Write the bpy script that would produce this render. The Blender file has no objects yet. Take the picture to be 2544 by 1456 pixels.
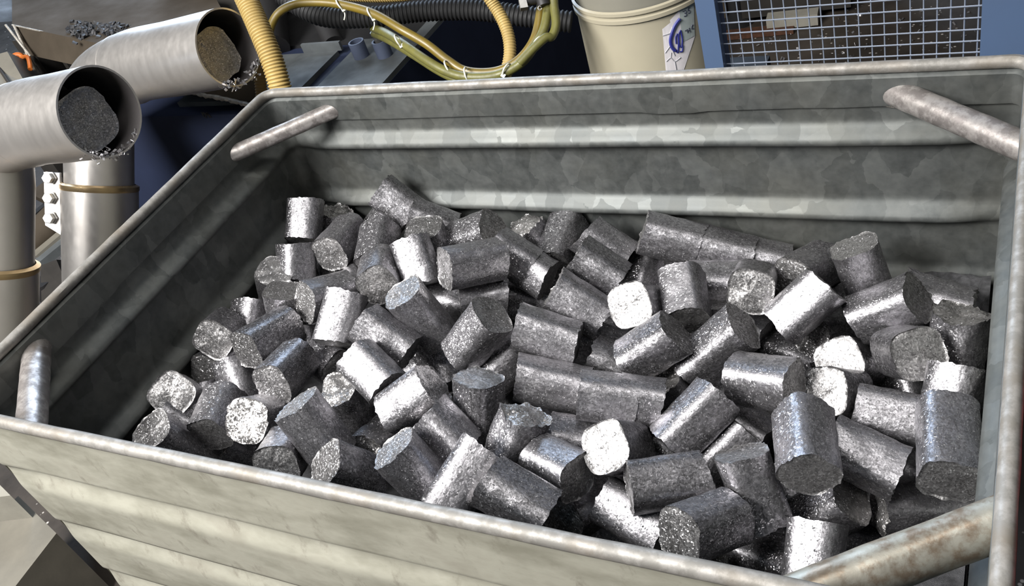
import bpy, math, random
from mathutils import Vector, Matrix, Quaternion, noise

# ---------------------------------------------------------------- camera
SC = bpy.context.scene
COL = SC.collection
EYE = Vector((0.58982090, -0.37289752, 1.54745606))
RIGHT = Vector((0.88183133, 0.38613528, -0.27068997))
DOWN = Vector((0.06760329, -0.67161204, -0.73781234))
FWD = Vector((-0.46669402, 0.63232651, -0.61835256))
FOCAL = 2304.6
cd = bpy.data.cameras.new("camera")
cam = bpy.data.objects.new("camera", cd)
COL.objects.link(cam)
cam.matrix_world = Matrix((
    (RIGHT.x, -DOWN.x, -FWD.x, EYE.x),
    (RIGHT.y, -DOWN.y, -FWD.y, EYE.y),
    (RIGHT.z, -DOWN.z, -FWD.z, EYE.z),
    (0, 0, 0, 1)))
cd.sensor_width = 36.0
cd.lens = FOCAL / 2544 * 36.0
cd.clip_start = 0.05
SC.camera = cam

# ---------------------------------------------------------------- light and exposure
SC.view_settings.view_transform = 'Standard'
SC.view_settings.look = 'None'
SC.view_settings.gamma = 1.0
SC.view_settings.exposure = 0.08
w = bpy.data.worlds.new("world")
SC.world = w
w.use_nodes = True
w.node_tree.nodes['Background'].inputs[0].default_value = (0.75, 0.85, 1.0, 1)
w.node_tree.nodes['Background'].inputs[1].default_value = 0.05


def area(name, loc, target, sx, sy, power, color):
    d = bpy.data.lights.new(name, 'AREA')
    d.shape = 'RECTANGLE'
    d.size, d.size_y = sx, sy
    d.energy, d.color = power, color
    o = bpy.data.objects.new(name, d)
    COL.objects.link(o)
    o.location = loc
    o.rotation_euler = (Vector(target) - Vector(loc)).to_track_quat('-Z', 'Y').to_euler()
    return o


area("hall_lamp", (-1.05, -1.05, 2.65), (0, 0.35, 0.65), 1.5, 0.9, 225, (1.0, 0.985, 0.96))
area("hall_lamp", (0.35, 0.1, 3.3), (0, 0.35, 0.6), 2.0, 0.3, 34, (1.0, 0.98, 0.95))
area("daylight_window", (-3.9, 5.5, 3.4), (0, 0.3, 0.6), 4.6, 2.4, 420, (0.62, 0.78, 1.0))


# ---------------------------------------------------------------- helpers
def ray(u, v):
    return RIGHT * ((u - 1272) / FOCAL) + DOWN * ((v - 728) / FOCAL) + FWD


def at(u, v, depth):
    """world point seen at pixel (u, v) at this depth from the camera"""
    return EYE + ray(u, v) * depth


def on(u, v, axis, val):
    d = ray(u, v)
    return EYE + d * ((val - EYE[axis]) / d[axis])


def mesh_obj(name, verts, faces, mats, parent=None, smooth=True, midx=None, loc=None, auto=None):
    me = bpy.data.meshes.new(name)
    me.from_pydata([tuple(v) for v in verts], [], faces)
    for m in (mats if isinstance(mats, (list, tuple)) else [mats]):
        me.materials.append(m)
    if smooth:
        me.polygons.foreach_set('use_smooth', [True] * len(me.polygons))
    if midx:
        me.polygons.foreach_set('material_index', midx)
    me.update()
    if auto is not None:
        me.set_sharp_from_angle(angle=math.radians(auto))
    o = bpy.data.objects.new(name, me)
    COL.objects.link(o)
    if parent:
        o.parent = parent
    if loc is not None:
        o.location = loc
    return o


def empty(name, loc):
    o = bpy.data.objects.new(name, None)
    COL.objects.link(o)
    o.location = loc
    o.empty_display_size = 0.05
    return o


def tag(o, label, cat, group=None, kind=None):
    o['label'] = label
    if cat:
        o['category'] = cat
    if group:
        o['group'] = group
    if kind:
        o['kind'] = kind
    return o


class MB:
    """collects geometry in world coordinates and links it as one object"""

    def __init__(s):
        s.v, s.f = [], []

    def hexa(s, p):
        n = len(s.v)
        s.v += [Vector(q) for q in p]
        s.f += [[n + i for i in q] for q in ((0, 1, 2, 3), (7, 6, 5, 4), (0, 4, 5, 1), (1, 5, 6, 2), (2, 6, 7, 3), (3, 7, 4, 0))]
        return s

    def quadbox(s, q, ext):
        ext = Vector(ext)
        q = [Vector(a) for a in q]
        return s.hexa(q + [a + ext for a in q])

    def box(s, lo, hi):
        (x0, y0, z0), (x1, y1, z1) = lo, hi
        return s.hexa([(x0, y0, z0), (x1, y0, z0), (x1, y1, z0), (x0, y1, z0), (x0, y0, z1), (x1, y0, z1), (x1, y1, z1), (x0, y1, z1)])

    def bar(s, a, b, wd, ht, up=(0, 0, 1)):
        a, b = Vector(a), Vector(b)
        d = (b - a).normalized()
        x = d.cross(Vector(up)).normalized() * wd / 2
        y = x.cross(d).normalized() * ht / 2
        return s.hexa([a - x - y, a + x - y, a + x + y, a - x + y, b - x - y, b + x - y, b + x + y, b - x + y])

    def sweep(s, pts, rad, n=16, cap=True, ref=None):
        """tube through pts; rad is a number or a list"""
        pts = [Vector(p) for p in pts]
        if not isinstance(rad, (list, tuple)):
            rad = [rad] * len(pts)
        base = len(s.v)
        x = None
        for i, p in enumerate(pts):
            t = (pts[min(i + 1, len(pts) - 1)] - pts[max(i - 1, 0)]).normalized()
            if x is None:
                r0 = Vector(ref) if ref else (Vector((0, 0, 1)) if abs(t.z) < .9 else Vector((1, 0, 0)))
                x = (r0 - t * r0.dot(t)).normalized()
            else:
                x = (x - t * x.dot(t)).normalized()
            y = t.cross(x)
            for k in range(n):
                a = 2 * math.pi * k / n
                s.v.append(p + (x * math.cos(a) + y * math.sin(a)) * rad[i])
        for i in range(len(pts) - 1):
            for k in range(n):
                k2 = (k + 1) % n
                s.f.append([base + i * n + k, base + i * n + k2, base + (i + 1) * n + k2, base + (i + 1) * n + k])
        if cap:
            s.f.append([base + k for k in range(n)][::-1])
            s.f.append([base + (len(pts) - 1) * n + k for k in range(n)])
        return s

    def lathe(s, base, axis, prof, n=40, ref=(1, 0, 0)):
        """prof: list of (radius, height along axis)"""
        base, axis = Vector(base), Vector(axis).normalized()
        x = (Vector(ref) - axis * Vector(ref).dot(axis)).normalized()
        y = axis.cross(x)
        b = len(s.v)
        for r, h in prof:
            for k in range(n):
                a = 2 * math.pi * k / n
                s.v.append(base + axis * h + (x * math.cos(a) + y * math.sin(a)) * r)
        for i in range(len(prof) - 1):
            for k in range(n):
                k2 = (k + 1) % n
                s.f.append([b + i * n + k, b + i * n + k2, b + (i + 1) * n + k2, b + (i + 1) * n + k])
        return s

    def link(s, name, mat, parent=None, smooth=True, auto=35):
        vs = s.v
        if parent is not None:
            off = parent.matrix_basis.translation
            q = parent
            while q.parent:
                q = q.parent
                off = off + q.matrix_basis.translation
            vs = [v - off for v in vs]
            return mesh_obj(name, vs, s.f, mat, parent, smooth, auto=auto)
        c = sum(vs, Vector()) / len(vs)
        c.z = min(v.z for v in vs)
        return mesh_obj(name, [v - c for v in vs], s.f, mat, None, smooth, loc=c, auto=auto)


def spline(pts, per=8):
    pts = [Vector(p) for p in pts]
    out = []
    for i in range(len(pts) - 1):
        p0, p1, p2, p3 = pts[max(i - 1, 0)], pts[i], pts[i + 1], pts[min(i + 2, len(pts) - 1)]
        for k in range(per):
            t = k / per
            out.append(.5 * ((2 * p1) + (p2 - p0) * t + (2 * p0 - 5 * p1 + 4 * p2 - p3) * t * t + (3 * p1 - p0 - 3 * p2 + p3) * t ** 3))
    out.append(pts[-1])
    return out


# ---------------------------------------------------------------- materials
class N:
    def __init__(s, name):
        s.m = bpy.data.materials.new(name)
        s.m.use_nodes = True
        s.t = s.m.node_tree
        s.b = s.t.nodes['Principled BSDF']
        s.co = s.t.nodes.new('ShaderNodeTexCoord').outputs['Object']

    def add(s, typ, props=None, **ins):
        n = s.t.nodes.new(typ)
        for k, v in (props or {}).items():
            setattr(n, k, v)
        for k, v in ins.items():
            key = int(k[1:]) if k[0] == '_' else k.replace('__', ' ')
            if hasattr(v, 'is_output'):
                s.t.links.new(v, n.inputs[key])
            else:
                n.inputs[key].default_value = v
        return n

    def mapped(s, scale=(1, 1, 1), rot=(0, 0, 0)):
        return s.add('ShaderNodeMapping', Vector=s.co, Scale=scale, Rotation=rot).outputs[0]

    def noise(s, scale, detail=4, rough=.55, vec=None):
        return s.add('ShaderNodeTexNoise', Vector=vec or s.co, Scale=scale, Detail=detail, Roughness=rough).outputs[0]

    def voro(s, scale, vec=None, feature='F1', out='Color', rnd=1.0):
        return s.add('ShaderNodeTexVoronoi', {'feature': feature}, Vector=vec or s.co, Scale=scale, Randomness=rnd).outputs[out]

    def ramp(s, fac, *stops):
        n = s.add('ShaderNodeValToRGB', Fac=fac)
        e = n.color_ramp.elements
        while len(e) < len(stops):
            e.new(.5)
        for el, (p, c) in zip(e, stops):
            el.position = p
            el.color = (*c, 1) if isinstance(c, (tuple, list)) else (c, c, c, 1)
        return n.outputs[0]

    def mix(s, fac, a, b, blend='MIX'):
        n = s.add('ShaderNodeMix', {'data_type': 'RGBA', 'blend_type': blend})
        for i, v in ((0, fac), (6, a), (7, b)):
            if hasattr(v, 'is_output'):
                s.t.links.new(v, n.inputs[i])
            else:
                n.inputs[i].default_value = (*v, 1) if isinstance(v, (tuple, list)) else v
        return n.outputs[2]

    def math(s, op, a, b=0.0):
        n = s.add('ShaderNodeMath', {'operation': op})
        for i, v in ((0, a), (1, b)):
            if hasattr(v, 'is_output'):
                s.t.links.new(v, n.inputs[i])
            else:
                n.inputs[i].default_value = v
        return n.outputs[0]

    def set(s, **kw):
        for k, v in kw.items():
            k = k.replace('__', ' ')
            if hasattr(v, 'is_output'):
                s.t.links.new(v, s.b.inputs[k])
            elif isinstance(v, (tuple, list)):
                s.b.inputs[k].default_value = (*v, 1) if len(v) == 3 else v
            else:
                s.b.inputs[k].default_value = v
        return s

    def bump(s, h, strength=.5, dist=.002):
        n = s.add('ShaderNodeBump', Strength=strength, Distance=dist, Height=h)
        s.t.links.new(n.outputs[0], s.b.inputs['Normal'])
        return s

    def flakes(s, layers, extra=None):
        """tilt the shading normal cell by cell, the way pressed chips lie at odd angles"""
        geo = s.add('ShaderNodeNewGeometry').outputs['Normal']
        cur = geo
        for col, amt in layers:
            d = s.add('ShaderNodeVectorMath', {'operation': 'SUBTRACT'}, _0=col, _1=(.5, .5, .5)).outputs[0]
            k = s.add('ShaderNodeVectorMath', {'operation': 'SCALE'}, _0=d)
            if hasattr(amt, 'is_output'):
                s.t.links.new(amt, k.inputs['Scale'])
            else:
                k.inputs['Scale'].default_value = amt
            cur = s.add('ShaderNodeVectorMath', {'operation': 'ADD'}, _0=cur, _1=k.outputs[0]).outputs[0]
        nn = s.add('ShaderNodeVectorMath', {'operation': 'NORMALIZE'}, _0=cur).outputs[0]
        if extra is not None:
            nn = s.add('ShaderNodeBump', Strength=extra[1], Distance=extra[2], Height=extra[0], Normal=nn).outputs[0]
        s.t.links.new(nn, s.b.inputs['Normal'])
        return s


def plain(name, col, rough=.5, metal=0.0, grime=0.25, scale=14, bump=.15, spec=.5):
    n = N(name)
    d = n.noise(scale, 6)
    f = n.ramp(d, (.35, 0.0), (.7, 1.0))
    dark = tuple(c * (1 - grime) for c in col)
    n.set(Base__Color=n.mix(f, dark, col), Roughness=n.ramp(d, (.3, min(1, rough + .12)), (.7, max(.05, rough - .08))), Metallic=metal, Specular__IOR__Level=spec)
    if bump:
        n.bump(n.noise(scale * 12, 3), bump, .001)
    return n.m


def briquette_mat(name, rough, tilt, dark, light):
    n = N(name)
    rnd = n.add('ShaderNodeObjectInfo').outputs['Random']
    big = n.noise(28, 4)
    warp = n.add('ShaderNodeVectorMath', {'operation': 'ADD'}, _0=n.co, _1=n.add('ShaderNodeVectorMath', {'operation': 'SCALE'}, _0=n.add('ShaderNodeTexNoise', Vector=n.co, Scale=170.0, Detail=2.0).outputs[1], Scale=.006).outputs[0]).outputs[0]
    v1 = n.add('ShaderNodeMapping', Vector=warp, Scale=(1, 1, .45), Rotation=(.3, .2, .7)).outputs[0]
    v2 = n.add('ShaderNodeMapping', Vector=warp, Scale=(.5, 1, 1), Rotation=(.9, .5, 0)).outputs[0]
    c1 = n.voro(520, v1)
    c2 = n.voro(900, v2)
    sp = n.add('ShaderNodeSeparateColor', Color=c2)
    spark = n.ramp(sp.outputs[0], (.86, 0.0), (.90, 1.0))
    sp1 = n.add('ShaderNodeSeparateColor', Color=c1)
    tone = n.math('ADD', n.math('MULTIPLY', sp1.outputs[1], .45), n.math('MULTIPLY', big, .75))
    tone = n.math('ADD', tone, n.math('MULTIPLY', n.math('SUBTRACT', rnd, .5), .22))
    base = n.ramp(tone, (.25, dark), (.85, light))
    base = n.mix(n.math('MULTIPLY', spark, .55), base, (.86, .85, .87))
    edge = n.voro(520, v1, 'DISTANCE_TO_EDGE', 'Distance')
    crack = n.ramp(edge, (0.0, .62), (.05, 1.0))
    base = n.mix(1.0, base, crack, 'MULTIPLY')
    n.set(Base__Color=base, Metallic=.92, Roughness=n.ramp(big, (.3, rough + .08), (.7, rough - .06)))
    n.flakes([(c1, tilt), (c2, n.math('MULTIPLY', spark, .75))], (n.noise(260, 3), .35, .0012))
    return n.m


M_SIDE = briquette_mat('briquette_side', .40, .11, (.10, .098, .102), (.375, .365, .385))
M_END = briquette_mat('briquette_end', .44, .22, (.12, .117, .117), (.43, .42, .42))
M_CRUMB = briquette_mat('briquette_broken', .40, .75, (.16, .155, .155), (.60, .58, .57))


def galvanised(name, dusty=0.0):
    n = N(name)
    wv = n.add('ShaderNodeVectorMath', {'operation': 'ADD'}, _0=n.mapped((1, 1, .6), (.2, .1, .3)), _1=n.add('ShaderNodeVectorMath', {'operation': 'SCALE'}, _0=n.add('ShaderNodeTexNoise', Vector=n.co, Scale=60.0, Detail=3.0).outputs[1], Scale=.012).outputs[0]).outputs[0]
    sp = n.voro(34, wv)
    spg = n.add('ShaderNodeSeparateColor', Color=sp)
    fine = n.noise(60, 5)
    blot = n.noise(7, 6, .6)
    c = n.ramp(n.math('ADD', n.math('MULTIPLY', spg.outputs[0], .3), n.math('MULTIPLY', fine, .7)), (.25, (.055, .060, .059)), (.75, (.125, .131, .127)))
    dirt = n.ramp(blot, (.42, 0.0), (.72, 1.0))
    c = n.mix(n.math('MULTIPLY', dirt, .35), c, (.13, .125, .10))
    met, rg = .55, .56
    if dusty:
        d2 = n.noise(9, 8, .62, n.mapped((1, 1, 2.2), (0, .5, .3)))
        dust = n.ramp(d2, (.3, (.20, .192, .15)), (.55, (.32, .31, .255)), (.75, (.25, .235, .19)))
        c = n.mix(dusty, c, dust)
        sc = n.noise(38, 6, .7, n.mapped((1, 1, .5), (0, .7, .3)))
        c = n.mix(n.ramp(sc, (.57, 0.0), (.72, .65)), c, (.13, .115, .09))
        met, rg = .15, .55
    n.set(Base__Color=c, Metallic=met, Roughness=n.ramp(n.math('ADD', n.math('MULTIPLY', spg.outputs[1], .35), n.math('MULTIPLY', fine, .65)), (.25, rg - .07), (.75, rg + .09)))
    n.bump(n.noise(90, 4), .12, .001)
    return n.m


M_GALV = galvanised('galvanised_sheet')
M_DUST = galvanised('dusty_galvanised_sheet', .9)
M_HEM = galvanised('galvanised_hem')


def worn_tube(name, base, wear, amount, metal=.7, rgh=0.0):
    n = N(name)
    a = n.noise(55, 7, .65)
    b = n.noise(16, 5)
    c = n.mix(n.ramp(a, (.45, 0.0), (.6, 1.0)), base, wear)
    c = n.mix(n.ramp(b, (.55 - amount, 0.0), (.72, .7)), c, (.14, .115, .085))
    n.set(Base__Color=c, Metallic=metal, Roughness=n.ramp(a, (.35, .5 + rgh), (.7, .3 + rgh)))
    n.bump(a, .25, .0015)
    return n.m


M_RIM = worn_tube('worn_rim_steel', (.155, .148, .135), (.23, .22, .205), .08, .3, .14)
M_BRACE = worn_tube('worn_brace_steel', (.22, .20, .19), (.44, .41, .39), -.02)
M_BRACE2 = worn_tube('rusty_brace_steel', (.33, .32, .275), (.22, .175, .13), .08)
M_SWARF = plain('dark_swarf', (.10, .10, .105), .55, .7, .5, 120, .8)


def stainless():
    n = N('stainless_steel')
    br = n.noise(5, 3, .5, n.mapped((14, 14, 1)))
    bl = n.noise(6, 5)
    n.set(Base__Color=n.mix(n.ramp(bl, (.4, 0.0), (.7, .6)), (.62, .59, .56), (.48, .455, .43)), Metallic=.85, Roughness=n.ramp(br, (.3, .33), (.7, .40)))
    n.bump(n.noise(8, 2), .03, .001)
    return n.m


M_INOX = stainless()
M_BORE = plain('pipe_bore', (.13, .12, .12), .5, .6, .3)
M_BRASS = plain('heat_tinted_collar', (.58, .43, .24), .3, .9, .2)
M_ZINC = plain('zinc_bolt', (.42, .41, .39), .35, .8, .2)
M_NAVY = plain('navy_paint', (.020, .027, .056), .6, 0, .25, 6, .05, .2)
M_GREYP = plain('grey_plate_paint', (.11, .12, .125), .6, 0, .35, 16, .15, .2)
M_HOUSE = plain('grey_brown_paint', (.062, .050, .037), .8, 0, .3, 9, .15, .1)
M_HOUSED = plain('dark_brown_paint', (.035, .032, .029), .7, 0, .35, 9, .15, .15)
M_BEIGE = plain('beige_paint', (.17, .158, .13), .55, 0, .3, 12)
M_WELD = plain('weld_bead', (.55, .51, .45), .4, .5, .5, 70, .8)
M_WELD2 = plain('dull_weld', (.24, .225, .20), .5, .6, .5, 70, .8)
M_BLACK = plain('black_rubber', (.012, .012, .013), .6, 0, .3)
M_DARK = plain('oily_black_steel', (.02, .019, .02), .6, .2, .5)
M_BLUE = plain('blue_post_paint', (.06, .095, .17), .45, 0, .12, 8, .04)
M_BLUED = plain('blue_fitting_paint', (.12, .145, .22), .45, 0, .2, 20)
M_WIRE = plain('galvanised_wire', (.30, .34, .42), .35, .5, .2)
M_HOSE = plain('cream_corrugated_hose', (.36, .255, .09), .5, 0, .2, 20, .05)
M_HOSEB = plain('brown_corrugated_hose', (.24, .15, .05), .6, 0, .3, 20)
M_YEL = plain('yellow_hose', (.15, .105, .014), .4, 0, .3, 30, .1)
M_OLIVE = plain('olive_braided_hose', (.125, .118, .03), .45, 0, .3, 60, .2)
M_TIE = plain('white_nylon', (.62, .62, .54), .5, 0, .15)
M_PAIL = plain('cream_plastic', (.36, .325, .24), .45, 0, .16, 5, .05)
M_PAILT = plain('grey_dusty_plastic', (.20, .19, .155), .55, 0, .25, 7, .05)
M_STICK = plain('white_sticker', (.60, .57, .58), .5, 0, .08, 20, 0)
M_HEXL = plain('grey_print', (.33, .33, .35), .5, 0, .05, 20, 0)
M_INK = plain('blue_ink', (.02, .025, .17), .5, 0, .05, 20, 0)
M_INKK = plain('dark_ink', (.05, .055, .08), .5, 0, .05, 20, 0)
M_PALE = plain('pale_grey_sticker', (.33, .37, .36), .5, 0, .08, 20, 0)
M_ORANGE = plain('orange_cable', (.50, .13, .02), .5, 0, .2)
M_RED = plain('red_paint', (.30, .008, .012), .35, 0, .2)
M_RUST = plain('rusty_edge', (.09, .035, .016), .8, .1, .5, 80, .6)
M_WHITE = plain('off_white_paint', (.28, .265, .225), .5, 0, .2, 20)
M_WALL = plain('hall_wall', (.05, .05, .052), .8, 0, .3, 2, 0)


def floor_mat():
    n = N('oily_concrete')
    a = n.noise(3.5, 8, .65)
    c = n.ramp(a, (.3, (.020, .016, .013)), (.7, (.066, .053, .042)))
    chip = n.voro(46, None, 'F1', 'Distance')
    pick = n.add('ShaderNodeSeparateColor', Color=n.voro(46)).outputs[0]
    m = n.math('MULTIPLY', n.ramp(chip, (.12, 1.0), (.2, 0.0)), n.ramp(pick, (.7, 0.0), (.75, 1.0)))
    c = n.mix(m, c, (.5, .46, .42))
    n.set(Base__Color=c, Roughness=n.ramp(a, (.3, .5), (.7, .8)))
    n.bump(n.noise(50, 4), .3, .003)
    return n.m


M_FLOOR = floor_mat()

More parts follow.
